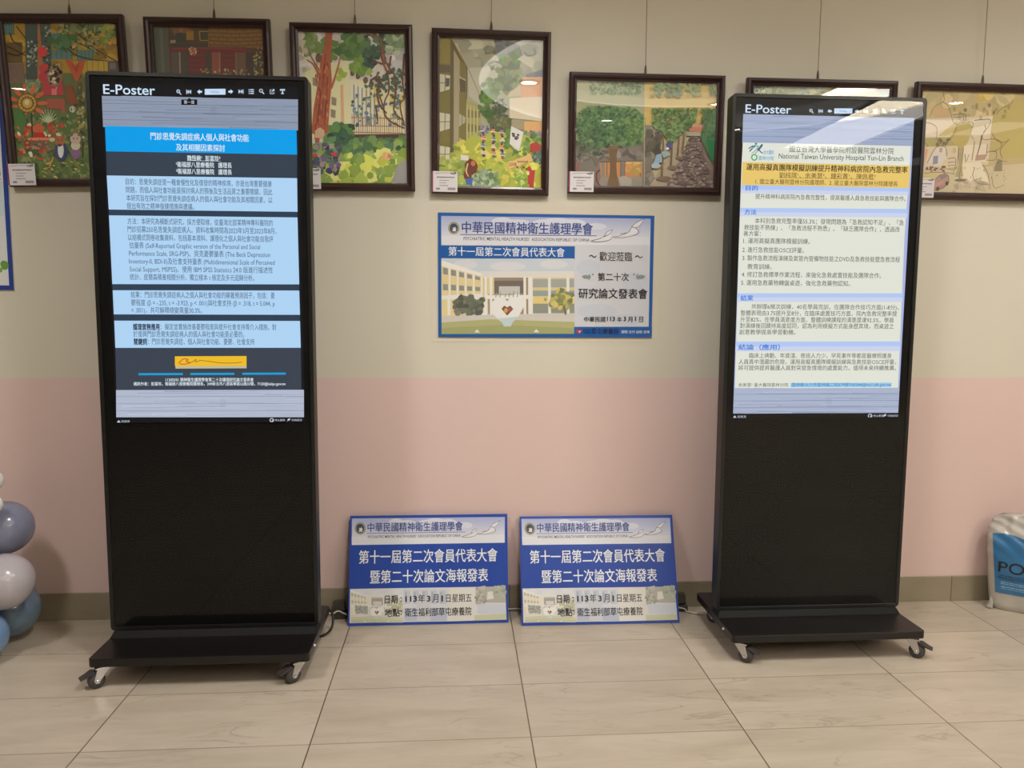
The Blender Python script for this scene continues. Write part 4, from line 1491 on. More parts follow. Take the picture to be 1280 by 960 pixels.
    p.dabs((404, 420, 440, 700), 60, 8, [(150, 146, 96), (70, 74, 44), (120, 116, 72)])
    # two small animals in clothes
    p.blob(318, 746, 34, 52, (56, 66, 96), 18)
    p.blob(317, 740, 15, 40, (216, 212, 208), 14)
    p.blob(314, 694, 26, 26, (150, 96, 60), 16)
    for dx in (-18, 16):
        p.blob(314 + dx, 676, 9, 9, (140, 86, 54), 10)
    p.poly([(310, 706), (302, 716), (310, 724), (326, 716)], (60, 50, 70))
    p.blob(392, 752, 24, 34, (124, 92, 128), 16)
    p.blob(392, 718, 24, 22, (182, 176, 150), 14)
    p.blob(392, 684, 27, 27, (176, 158, 140), 16)
    for dx in (-20, 20):
        p.blob(392 + dx, 662, 9, 9, (110, 92, 82), 10)
        p.blob(392 + dx * .45, 682, 3.4, 4, (50, 40, 36), 8)
        p.blob(314 + dx * .4, 690, 3, 3.6, (40, 30, 26), 8)
    p.stroke([(430, 700), (426, 780)], 6, (60, 50, 36))
    for c in ((256, 826), (268, 800)):
        p.stroke([(c[0] - 26, c[1] + 10), c, (c[0] + 12, c[1] - 26)], 9, (190, 146, 70), 4)
    p.stroke([(188, 765), (206, 784), (232, 782)], 8, (170, 80, 52))
    p.dabs((120, 800, 460, 880), 60, 9, [(120, 138, 76), (190, 176, 110), (70, 92, 54)], 0.3, 0.35, rot=0.3)
    return p


def paint_red_house():
    p = Print([(175, 238), (1100, 248), (1150, 1540), (215, 1530)], FW - 2 * MW, FH - 2 * MW, gain=1.5, seed=42)
    p.full((92, 60, 52))
    p.poly([(160, 230), (300, 230), (310, 700), (180, 700)], (84, 88, 76))
    p.stroke([(240, 250), (246, 640)], 26, (98, 102, 88))
    p.rect(300, 236, 640, 400, (80, 64, 44))
    p.dabs((305, 240, 500, 290), 20, 22, [(120, 84, 56), (140, 90, 60)])
    p.rect(360, 290, 450, 370, (60, 64, 58))
    p.rect(450, 280, 512, 346, (150, 112, 44))
    p.poly([(315, 350), (360, 345), (358, 372), (314, 374)], (150, 140, 104))
    p.stroke([(562, 275), (640, 275), (646, 348), (566, 350), (562, 275)], 9, (156, 140, 50), smooth=False)
    p.rect(574, 285, 632, 342, (70, 66, 56))
    p.rect(330, 380, 640, 404, (60, 66, 62))
    # ochre tiled roof
    p.poly([(640, 240), (1110, 240), (1115, 410), (632, 400)], (128, 94, 50))
    for j, y in enumerate((250, 284, 318, 350, 384)):
        p.stroke([(640, y), (860, y + 8), (1110, y - 4)], 6, (82, 56, 34))
        for k in range(7):
            x = 650 + k * 72 + (j % 2) * 34
            p.stroke([(x, y), (x + 3, y + 32)], 5, (92, 64, 38))
    # red shop front with pilasters
    p.rect(310, 404, 960, 1000, (104, 50, 50))
    p.stroke([(330, 420), (640, 412), (950, 424)], 16, (128, 54, 58))
    for a, b, c in ((320, 380, (88, 82, 74)), (385, 396, (150, 140, 120)), (400, 460, (72, 74, 66)), (610, 660, (74, 66, 58)), (662, 722, (140, 78, 68)), (724, 734, (150, 118, 96)),
                    (860, 880, (120, 92, 80)), (884, 950, (108, 84, 66)), (956, 1020, (66, 58, 58))):
        p.rect(a, 446, b, 1000, c)
    for y in (470, 510, 550, 590):
        p.stroke([(470, y), (540, y + 4), (606, y)], 4, (128, 66, 60))
        p.stroke([(740, y), (800, y + 4), (856, y)], 4, (128, 66, 60))
    p.ringline(500, 432, 26, 24, 9, (166, 96, 60), 16)
    p.dabs((462, 404, 532, 470), 26, 6, [(196, 170, 110), (160, 60, 56), (200, 196, 170)])
    p.dabs((1016, 404, 1100, 700), 120, 8, [(150, 146, 96), (120, 126, 104), (80, 78, 66), (176, 168, 60), (60, 60, 58)])
    p.dabs((560, 584, 1000, 680), 60, 9, [(150, 140, 80), (90, 96, 60), (170, 160, 140)])
    p.dabs((380, 700, 1100, 1500), 200, 40, [(90, 84, 66), (76, 92, 64), (120, 100, 76), (100, 70, 58)])
    return p


def paint_red_tree():
    p = Print([(88, 143), (606, 153), (621, 885), (110, 885)], FW - 2 * MW, FH - 2 * MW, gain=1.75, seed=43)
    p.full((182, 176, 168))
    p.dabs((90, 145, 610, 330), 60, 34, [(176, 174, 178), (190, 184, 186), (170, 170, 172)], 0.4)
    # cream buildings
    p.poly([(120, 330), (190, 300), (335, 282), (340, 660), (120, 660)], (202, 190, 154))
    p.poly([(335, 370), (420, 380), (470, 420), (600, 440), (605, 640), (338, 640)], (200, 188, 152))
    p.poly([(420, 418), (470, 408), (470, 520), (424, 510)], (206, 172, 100))
    p.poly([(532, 440), (600, 446), (600, 510), (534, 506)], (206, 172, 100))
    for k in range(6):
        x = 350 + k * 20
        p.stroke([(x, 380 + k * 8), (x + 2, 620)], 9, (222, 212, 186))
        p.stroke([(x + 9, 400 + k * 8), (x + 10, 600)], 5, (110, 116, 110))
    for x, y in ((352, 340), (380, 356), (416, 378), (444, 398)):
        p.blob(x, y, 12, 18, (92, 74, 60), 10, 0.1)
    for x, y in ((170, 385), (188, 270), (262, 480), (258, 540)):
        p.poly([(x - 12, y - 22), (x + 12, y - 14), (x + 10, y + 24), (x - 12, y + 18)], (130, 118, 98))
    p.stroke([(300, 400), (304, 600)], 14, (196, 150, 120))
    for k in range(24):
        x = 350 + k * 10.5
        p.stroke([(x, 540 + (k % 3) * 10), (x + 1, 640)], 3, (110, 92, 84) if k % 2 else (176, 110, 92))
    for y in (560, 600, 632):
        p.stroke([(346, y), (600, y + 4)], 4, (130, 104, 90))
    p.dabs((344, 450, 600, 600), 60, 8, [(74, 112, 104), (90, 104, 140), (60, 96, 90), (130, 140, 120)])
    # left sky and foliage
    p.dabs(lambda r: (r.gauss(160, 26), r.gauss(200, 24)), 30, 22, [(106, 128, 76), (88, 116, 66), (120, 140, 96)])
    p.dabs(lambda r: (r.gauss(235, 22), r.gauss(250, 16)), 20, 18, [(84, 112, 52), (104, 128, 60)])
    p.dabs(lambda r: (r.gauss(348, 34), r.gauss(215, 34)), 60, 22, [(74, 106, 58), (92, 122, 70), (62, 98, 56), (112, 136, 92)])
    p.dabs(lambda r: (r.gauss(392, 20), r.gauss(318, 16)), 24, 17, [(110, 140, 60), (96, 126, 62)])
    p.dabs(lambda r: (r.gauss(300, 10), r.gauss(352, 12)), 10, 12, [(140, 160, 70)])
    p.dabs((96, 180, 140, 330), 16, 14, [(140, 146, 120), (176, 168, 150)])
    p.dabs(lambda r: (r.gauss(440, 22), r.gauss(258, 26)), 46, 13, [(52, 76, 70), (70, 96, 88), (44, 66, 62)])
    p.dabs(lambda r: (r.gauss(500, 36), r.gauss(210, 30)), 50, 13, [(62, 90, 66), (90, 112, 84), (52, 76, 60)])
    p.dabs((520, 150, 606, 250), 40, 16, [(120, 140, 106), (96, 122, 90), (150, 160, 136)])
    p.dabs(lambda r: (r.gauss(560, 30), r.gauss(390, 40)), 60, 9, [(70, 96, 72), (54, 80, 60)])
    p.dabs(lambda r: (r.gauss(480, 20), r.gauss(400, 30)), 30, 8, [(64, 88, 70)])
    # rust-red trunk
    p.poly([(222, 148), (256, 148), (250, 230), (246, 290), (252, 380), (240, 520), (232, 640), (150, 640), (162, 520), (190, 360), (196, 280), (216, 220)], (150, 82, 58))
    p.dabs(lambda r: (r.uniform(170, 240), r.uniform(300, 630)), 60, 12, [(162, 94, 66), (136, 70, 50), (170, 108, 80), (128, 62, 44)], 0.4, 0.4, rot=1.5)
    for pts in ([(214, 300), (206, 400), (180, 560)], [(232, 360), (226, 470), (214, 600)], [(196, 420), (190, 520), (170, 620)], [(222, 250), (216, 330)], [(210, 470), (204, 556), (216, 552), (220, 480)]):
        p.stroke(pts, 4, (100, 46, 36), 3)
    p.stroke([(188, 350), (160, 300), (130, 280)], 9, (140, 84, 62), 4)
    p.stroke([(190, 330), (150, 260), (140, 220)], 7, (130, 76, 56), 3)
    p.stroke([(248, 420), (272, 350), (298, 252)], 12, (150, 92, 66), 6)
    p.stroke([(178, 640), (182, 720)], 26, (150, 80, 54), 16)
    p.blob(190, 640, 24, 26, (176, 150, 124), 14, 0.2)
    p.blob(188, 270, 15, 22, (96, 78, 60), 12)
    # tangled dark branches at the right
    for pts in ([(420, 158), (470, 164), (494, 190), (492, 260), (524, 350), (530, 430), (510, 480), (508, 540), (540, 580), (606, 612)],
                [(494, 210), (520, 300), (560, 360), (560, 450), (556, 530), (604, 580)], [(604, 250), (596, 380), (606, 460), (584, 500), (606, 600)],
                [(440, 380), (480, 360), (500, 420)], [(470, 440), (486, 500), (520, 540)], [(500, 300), (470, 290), (440, 296)], [(540, 260), (530, 330)], [(466, 500), (476, 580)], [(486, 360), (476, 420), (500, 500)]):
        p.stroke(pts, 9, (96, 60, 48), 6)
    for pts in ([(440, 160), (486, 176), (500, 250), (536, 340)], [(500, 260), (512, 330)]):
        p.stroke(pts, 4, (150, 84, 66), 3)
    # garden
    p.poly([(350, 644), (610, 640), (610, 676), (352, 668)], (74, 48, 40))
    p.poly([(156, 690), (350, 660), (620, 670), (625, 890), (150, 890)], (124, 140, 74))
    p.dabs((230, 600, 350, 760), 70, 20, [(58, 92, 70), (76, 110, 74), (90, 124, 70), (48, 78, 62)])
    p.dabs((350, 670, 610, 770), 80, 20, [(66, 98, 66), (90, 122, 66), (118, 142, 70), (60, 90, 70)])
    p.dabs((220, 740, 615, 880), 130, 26, [(176, 182, 82), (150, 166, 76), (190, 196, 110), (130, 150, 70), (112, 138, 66)])
    p.dabs((155, 690, 290, 830), 70, 13, [(60, 74, 70), (84, 82, 96), (70, 96, 70), (130, 120, 110), (60, 62, 90)])
    for x, y in ((262, 742), (166, 748), (250, 800), (284, 796), (210, 768)):
        p.blob(x, y, 14, 12, (170, 60, 66) if y < 760 else (110, 80, 130), 10, 0.3)
    p.dabs((500, 735, 550, 765), 12, 8, [(190, 120, 90), (200, 160, 120)])
    p.poly([(540, 880), (570, 800), (600, 772), (625, 770), (625, 890)], (134, 132, 132))
    return p


def paint_green_yard():
    p = Print([(95, 125), (605, 143), (592, 878), (95, 875)], FW - 2 * MW, FH - 2 * MW, gain=1.6, seed=44)
    p.full((150, 152, 128))
    p.dabs((160, 125, 606, 300), 60, 34, [(150, 150, 128), (162, 160, 138), (140, 142, 124)], 0.4)
    p.dabs((380, 140, 480, 210), 20, 24, [(92, 98, 106), (110, 112, 116)])
    p.blob(545, 190, 36, 30, (134, 136, 124), 16, 0.2)
    p.stroke([(510, 200), (536, 216), (566, 206), (560, 178)], 8, (92, 92, 84))
    p.dabs((320, 176, 366, 204), 12, 15, [(104, 108, 84)])
    p.stroke([(335, 262), (370, 246), (410, 262)], 16, (96, 104, 90), 6)
    p.poly([(520, 310), (606, 284), (606, 322), (520, 326)], (96, 100, 108))
    p.poly([(500, 326), (606, 322), (600, 430), (495, 430)], (196, 150, 112))
    p.poly([(232, 280), (380, 270), (380, 440), (300, 470), (240, 420)], (168, 168, 150))  # pale patch: faint reflection in the glazing, painted into the picture
    # long olive building running back
    p.poly([(90, 122), (150, 122), (228, 270), (228, 690), (140, 770), (90, 800)], (112, 104, 52))
    p.poly([(95, 128), (150, 130), (158, 260), (95, 256)], (128, 118, 56))
    p.poly([(150, 128), (170, 150), (170, 740), (146, 760)], (92, 82, 52))
    p.poly([(166, 190), (196, 240), (190, 710), (166, 734)], (150, 142, 116))
    p.poly([(95, 262), (160, 270), (160, 300), (95, 304)], (92, 82, 60))
    for y0, y1 in ((310, 402), (505, 600), (672, 760)):
        p.poly([(97, y0), (148, y0 + 8), (146, y1 - 14), (98, y1)], (184, 182, 160))
        p.stroke([(124, y0 + 4), (122, y1 - 6)], 4, (110, 104, 84))
        p.stroke([(97, (y0 + y1) / 2), (147, (y0 + y1) / 2 - 2)], 4, (110, 104, 84))
    p.poly([(126, 330), (146, 332), (144, 372), (126, 376)], (84, 80, 70))
    for y0, y1 in ((320, 400), (510, 575), (630, 690)):
        p.poly([(194, y0), (224, y0 + 18), (222, y1 - 20), (192, y1)], (160, 158, 134))
        p.stroke([(208, y0 + 8), (207, y1 - 10)], 3, (92, 86, 66))
    p.poly([(194, 330), (224, 345), (224, 400), (196, 400)], (86, 72, 52))
    p.stroke([(150, 126), (196, 230), (230, 280), (228, 480)], 7, (84, 64, 40), 4)
    p.stroke([(152, 126), (232, 274), (300, 430)], 5, (150, 120, 70), 3)
    p.poly([(228, 440), (300, 470), (302, 600), (228, 640)], (150, 146, 86))
    for k in range(4):
        x = 236 + k * 17
        for y in (490, 560):
            p.rect(x, y + k * 3, x + 9, y + 40, (112, 106, 60))
        p.stroke([(x - 4, 460 + k * 6), (x - 4, 640 - k * 10)], 3, (186, 180, 150))
    # trees up the middle
    p.stroke([(430, 410), (436, 330), (432, 260)], 10, (60, 62, 40), 5)
    p.dabs(lambda r: (r.gauss(444, 22), r.gauss(240, 18)), 40, 17, [(80, 118, 42), (62, 100, 36), (98, 134, 56)])
    p.dabs(lambda r: (r.gauss(436, 28), r.gauss(320, 30)), 70, 19, [(104, 116, 64), (86, 106, 54), (116, 128, 80), (72, 92, 48)])
    for a in range(5):
        p.stroke([(434, 400), (400 + a * 18, 290 + abs(a - 2) * 12)], 3, (56, 66, 36), 2)
    p.dabs(lambda r: (r.gauss(366, 20), r.gauss(374, 18)), 40, 15, [(96, 116, 66), (78, 104, 50), (110, 130, 80)])
    p.dabs(lambda r: (r.gauss(334, 16), r.gauss(424, 16)), 36, 15, [(70, 108, 36), (56, 92, 34), (90, 126, 50)])
    p.dabs(lambda r: (r.gauss(336, 16), r.gauss(508, 12)), 30, 14, [(66, 98, 34), (52, 82, 32)])
    p.stars(lambda r: (r.gauss(392, 20), r.gauss(488, 26)), 90, 11, [(50, 66, 44), (66, 82, 56), (80, 92, 66)])
    p.stroke([(348, 540), (350, 600)], 8, (70, 62, 44))
    p.poly([(440, 400), (470, 380), (495, 360), (498, 420), (430, 424)], (176, 166, 140))
    p.poly([(440, 430), (600, 420), (600, 545), (440, 530)], (196, 186, 164))  # bright band: reflected light in the glazing, painted into the picture
    p.poly([(352, 536), (600, 545), (600, 610), (352, 600)], (126, 118, 84))
    p.dabs((356, 536, 450, 600), 40, 16, [(86, 92, 54), (104, 106, 66), (74, 80, 50)])
    p.poly([(450, 536), (540, 548), (540, 590), (450, 580)], (150, 140, 112))
    p.poly([(512, 545), (600, 545), (600, 606), (512, 600)], (206, 158, 104))
    p.dabs((510, 596, 600, 620), 24, 6, [(120, 110, 130), (150, 140, 150)])
    # lawn and the marching band
    p.poly([(230, 640), (300, 590), (600, 626), (595, 885), (95, 885), (95, 800)], (160, 166, 66))
    p.dabs((150, 660, 595, 870), 160, 26, [(176, 178, 70), (150, 160, 62), (190, 184, 84), (130, 152, 60), (168, 160, 62)], 0.4, 0.5)
    p.dabs((420, 600, 600, 720), 40, 16, [(96, 130, 56), (120, 146, 70), (80, 112, 50)])
    for j, y in enumerate((590, 630, 668, 704)):
        for k, x in enumerate((312, 362, 404)):
            xx, yy = x + (j % 2) * 4 - 2, y + k * 4
            p.blob(xx, yy - 14, 6, 7, (70, 50, 44), 9)
            p.blob(xx, yy + 2, 10, 12, [(190, 176, 160), (196, 120, 96), (110, 116, 150)][(j + k) % 3], 10, 0.2)
            p.blob(xx, yy + 16, 9, 8, [(70, 66, 90), (90, 110, 80), (150, 80, 70)][(j * 2 + k) % 3], 9, 0.2)
            p.stroke([(xx - 14, yy + 4), (xx + 13, yy + 8)], 4, (214, 200, 170))
    p.dabs((290, 570, 340, 620), 16, 7, [(90, 90, 140), (130, 120, 150)])
    p.poly([(448, 570), (508, 600), (486, 698), (440, 660)], (196, 200, 190))
    p.poly([(448, 570), (508, 600), (486, 698), (440, 660)], (204, 206, 198))
    p.dabs((456, 606, 484, 634), 10, 7, [(60, 56, 56), (90, 70, 70)])
    p.stroke([(440, 664), (470, 700), (496, 694)], 6, (80, 110, 60))
    # foreground shrubs and two figures
    p.dabs(lambda r: (r.uniform(190, 380), r.uniform(800, 875)), 130, 12, [(140, 156, 130), (110, 136, 96), (166, 176, 156), (96, 122, 84)])
    p.dabs((95, 740, 240, 880), 60, 15, [(150, 160, 74), (120, 140, 66), (170, 176, 104)])
    p.blob(252, 778, 32, 40, (96, 48, 34), 18, 0.08)
    p.blob(236, 820, 20, 30, (104, 54, 38), 14, 0.1)
    p.blob(262, 760, 12, 14, (176, 100, 60), 10)
    p.stroke([(236, 760), (228, 800), (240, 826)], 7, (206, 176, 130), 4)
    p.poly([(198, 716), (240, 722), (238, 746), (202, 744)], (214, 196, 190))
    p.poly([(222, 838), (262, 832), (256, 866), (228, 868)], (60, 96, 160))
    p.poly([(428, 756), (540, 708), (556, 742), (438, 786)], (202, 168, 112))
    p.text('LOVE', 438, 776, 474, 762, 15, (90, 56, 36), 0.02)
    p.text('normal', 478, 762, 528, 744, 13, (90, 56, 36), 0.02)
    for k in range(5):
        p.blob(478 + k * 15, 776 + (k % 2) * 8, 5, 6, (92, 62, 30), 8)
    p.poly([(540, 660), (570, 648), (592, 664), (588, 700), (540, 700)], (150, 44, 40))
    p.blob(566, 676, 26, 24, (160, 50, 46), 14, 0.1)
    p.dabs((556, 700, 592, 756), 24, 10, [(72, 100, 96), (60, 84, 80), (110, 130, 110)])
    p.poly([(528, 770), (566, 766), (556, 876), (530, 876)], (166, 52, 46))
    p.dabs((525, 756, 570, 780), 16, 9, [(206, 196, 90), (190, 176, 70)])
    p.stroke([(492, 780), (488, 850)], 6, (206, 206, 180))
    p.dabs((470, 800, 530, 876), 30, 10, [(150, 172, 70), (120, 150, 56), (190, 196, 120)])
    return p


def paint_avenue():
    p = Print([(112, 147), (1030, 165), (1000, 857), (98, 850)], FH - 2 * MW, FW - 2 * MW, gain=1.55, seed=45)
    p.full((170, 164, 128))
    p.poly([(98, 147), (560, 150), (555, 640), (98, 640)], (150, 152, 118))
    p.poly([(560, 150), (1030, 165), (1020, 440), (556, 440)], (186, 164, 96))
    p.stars((200, 150, 555, 240), 150, 16, [(92, 120, 84), (112, 138, 100), (76, 104, 72)])
    # grey road and orange shop fronts below the big tree
    p.poly([(98, 560), (560, 540), (560, 850), (98, 850)], (112, 106, 98))
    p.dabs((100, 600, 550, 680), 40, 40, [(100, 94, 88), (120, 114, 106), (88, 84, 78)], 0.4, 0.4)
    p.poly([(260, 690), (540, 684), (540, 790), (270, 796)], (176, 122, 74))
    for a in (310, 400, 426, 530):
        p.stroke([(a, 686), (a - 2, 792)], 6, (96, 82, 70))
    p.rect(272, 690, 296, 792, (120, 116, 108))
    p.rect(402, 690, 424, 790, (112, 108, 100))
    p.stroke([(262, 688), (540, 680)], 6, (70, 66, 62))
    for k in range(10):
        p.ringline(440 + k * 10, 692, 6, 7, 2.5, (206, 190, 130), 10)
    p.dabs((440, 700, 520, 770), 14, 16, [(150, 132, 66), (196, 136, 84)])
    p.poly([(270, 790), (540, 784), (545, 850), (250, 850)], (134, 126, 116))
    p.stroke([(264, 740), (240, 768), (246, 820), (266, 850)], 10, (110, 40, 44))
    p.stroke([(130, 690), (104, 750)], 8, (170, 70, 48))
    p.stroke([(104, 650), (200, 652), (240, 720)], 4, (76, 70, 66))
    p.poly([(388, 790), (420, 778), (470, 800), (470, 846), (400, 846)], (150, 146, 136))
    # big tree
    p.poly([(296, 560), (330, 580), (364, 576), (392, 590), (368, 640), (372, 760), (392, 848), (308, 848), (328, 760), (330, 660)], (116, 92, 62))
    for k in range(6):
        p.stroke([(330 + k * 9, 600), (334 + k * 7, 720), (322 + k * 12, 846)], 4, (84, 66, 44), 3)

    def crown(r):
        while True:
            x, y = r.uniform(108, 556), r.uniform(322, 640)
            if ((x - 330) / 235) ** 2 + ((y - 450) / 165) ** 2 < 1 and (y < 590 or x < 260):
                return x, y
    p.blob(335, 440, 205, 125, (78, 112, 76), 30, 0.07)
    p.stars(crown, 620, 17, [(62, 100, 62), (84, 122, 80), (50, 84, 54), (110, 142, 96), (44, 72, 48), (96, 130, 76)])
    p.stars(lambda r: (r.uniform(430, 555), r.uniform(400, 570)), 110, 15, [(120, 146, 84), (92, 124, 66), (70, 104, 58)])
    p.stars(lambda r: (r.uniform(108, 260), r.uniform(480, 640)), 70, 15, [(60, 88, 60), (84, 110, 76)])
    # seam of the two sheets, road in shade
    p.poly([(560, 440), (700, 440), (640, 620), (560, 850), (552, 850)], (124, 118, 104))
    p.dabs((565, 500, 640, 640), 30, 26, [(88, 82, 72), (104, 96, 84), (76, 72, 64)], 0.4, 1.2)
    p.dabs((560, 640, 620, 830), 30, 22, [(120, 112, 100), (104, 96, 86)])
    p.stroke([(556, 150), (552, 850)], 5, (160, 156, 140))
    # brick kerb, pavement with cobbles
    p.poly([(700, 480), (830, 490), (800, 640), (720, 850), (584, 850), (680, 700), (740, 560)], (156, 144, 124))
    p.poly([(860, 510), (915, 510), (1010, 700), (1005, 860), (708, 860), (790, 680)], (128, 112, 102))

    def cob(r):
        while True:
            y = r.uniform(515, 858)
            t = (y - 510) / 350
            x = r.uniform(858 - t * 150, 912 + t * 96)
            return x, y
    for _ in range(190):
        x, y = cob(p.rng)
        t = (y - 510) / 350
        k = 7 + 11 * t
        p.blob(x, y, k * p.rng.uniform(.9, 1.4), k * .8, p.rng.choice([(140, 124, 114), (122, 106, 98), (150, 134, 124), (112, 98, 92)]), 7, 0.2, 2e-6)
        p.d += 2e-6
        p.ringline(x, y, k * 1.1, k * .85, 2.2, (72, 60, 58), 7)
    p.poly([(846, 430), (940, 430), (925, 488), (845, 484)], (170, 112, 88))
    for k in range(6):
        p.stroke([(872 + k * 11, 432), (872 + k * 11, 452)], 4, (206, 180, 150))
    p.rect(828, 486, 920, 512, (156, 150, 134))
    # row of slim street trees
    for x0, y0, x1, y1, w in ((664, 790, 676, 470, 14), (724, 716, 734, 440, 14), (768, 650, 782, 430, 12), (800, 610, 816, 420, 11)):
        p.stroke([(x0, y0), ((x0 + x1) / 2 + 3, (y0 + y1) / 2), (x1, y1)], w, (110, 84, 56), w * .7)
        p.blob(x0 + 14, y0 + 8, 46 * (y0 / 790) ** 3, 18 * (y0 / 790) ** 3, (112, 96, 80), 14, 0.15)
        p.stroke([(x1 - 30, y1 - 60), (x1, y1 + 20), (x1 + 24, y1 - 70)], 5, (92, 74, 48), 3)

    def crowns(r):
        while True:
            x, y = r.uniform(606, 895), r.uniform(332, 560)
            lo = 560 - abs(x - 730) * 0.9
            if y < lo:
                return x, y
    p.stars(crowns, 420, 15, [(76, 108, 62), (100, 132, 80), (58, 88, 52), (120, 146, 92), (84, 110, 60)])
    p.stars((590, 165, 930, 250), 90, 15, [(112, 134, 92), (130, 150, 106)])
    for x in (645, 712, 772):
        p.stars(lambda r, x=x: (r.gauss(x, 9), r.uniform(165, 250)), 30, 12, [(84, 110, 80), (104, 128, 96)])
    # hedge at the right
    p.poly([(935, 340), (1022, 330), (1004, 700), (960, 620), (920, 520), (940, 430)], (72, 104, 66))
    p.poly([(955, 520), (1012, 510), (1004, 700), (972, 630)], (36, 104, 62))
    p.stars(lambda r: (r.uniform(925, 1018), r.uniform(330, 540)), 120, 13, [(64, 98, 60), (90, 120, 80), (50, 80, 50)])
    p.stars((980, 170, 1028, 240), 16, 14, [(104, 130, 104)])
    # passer-by with a blue hood and a small blue cart
    p.poly([(690, 570), (708, 554), (728, 562), (730, 590), (706, 604)], (72, 70, 120))
    p.blob(700, 598, 13, 9, (196, 192, 196), 10)
    p.poly([(630, 640), (664, 630), (668, 690), (610, 700)], (124, 150, 166))
    p.poly([(596, 704), (640, 690), (660, 712), (640, 730), (600, 728)], (146, 160, 166))
    p.poly([(664, 620), (700, 610), (720, 640), (676, 660)], (130, 150, 150))
    return p


def paint_pale_sky():
    p = Print([(150, 143), (1107, 170), (1095, 850), (145, 835)], FH - 2 * MW, FW - 2 * MW, gain=1.4, seed=46)
    p.full((150, 168, 146))
    p.dabs((150, 140, 330, 230), 40, 22, [(110, 150, 130), (130, 164, 140), (96, 140, 122)])
    p.stars((150, 145, 260, 260), 60, 20, [(206, 206, 170), (92, 110, 74), (70, 86, 60)])
    p.dabs((300, 150, 700, 300), 60, 50, [(164, 172, 138), (150, 160, 130), (176, 178, 140)], 0.4, 0.6)
    p.dabs((680, 160, 960, 240), 30, 50, [(206, 196, 140), (190, 186, 140), (176, 180, 150)], 0.4, 0.5)
    p.poly([(905, 216), (985, 180), (1060, 216), (1000, 300), (900, 300)], (176, 150, 126))
    p.stroke([(905, 216), (985, 182), (1060, 216)], 5, (120, 130, 110))
    p.poly([(1000, 170), (1107, 170), (1100, 300), (1060, 216)], (96, 136, 122))
    p.dabs((150, 300, 1100, 840), 160, 60, [(150, 150, 110), (120, 140, 96), (170, 160, 130), (130, 120, 100)], 0.4, 0.7)
    return p


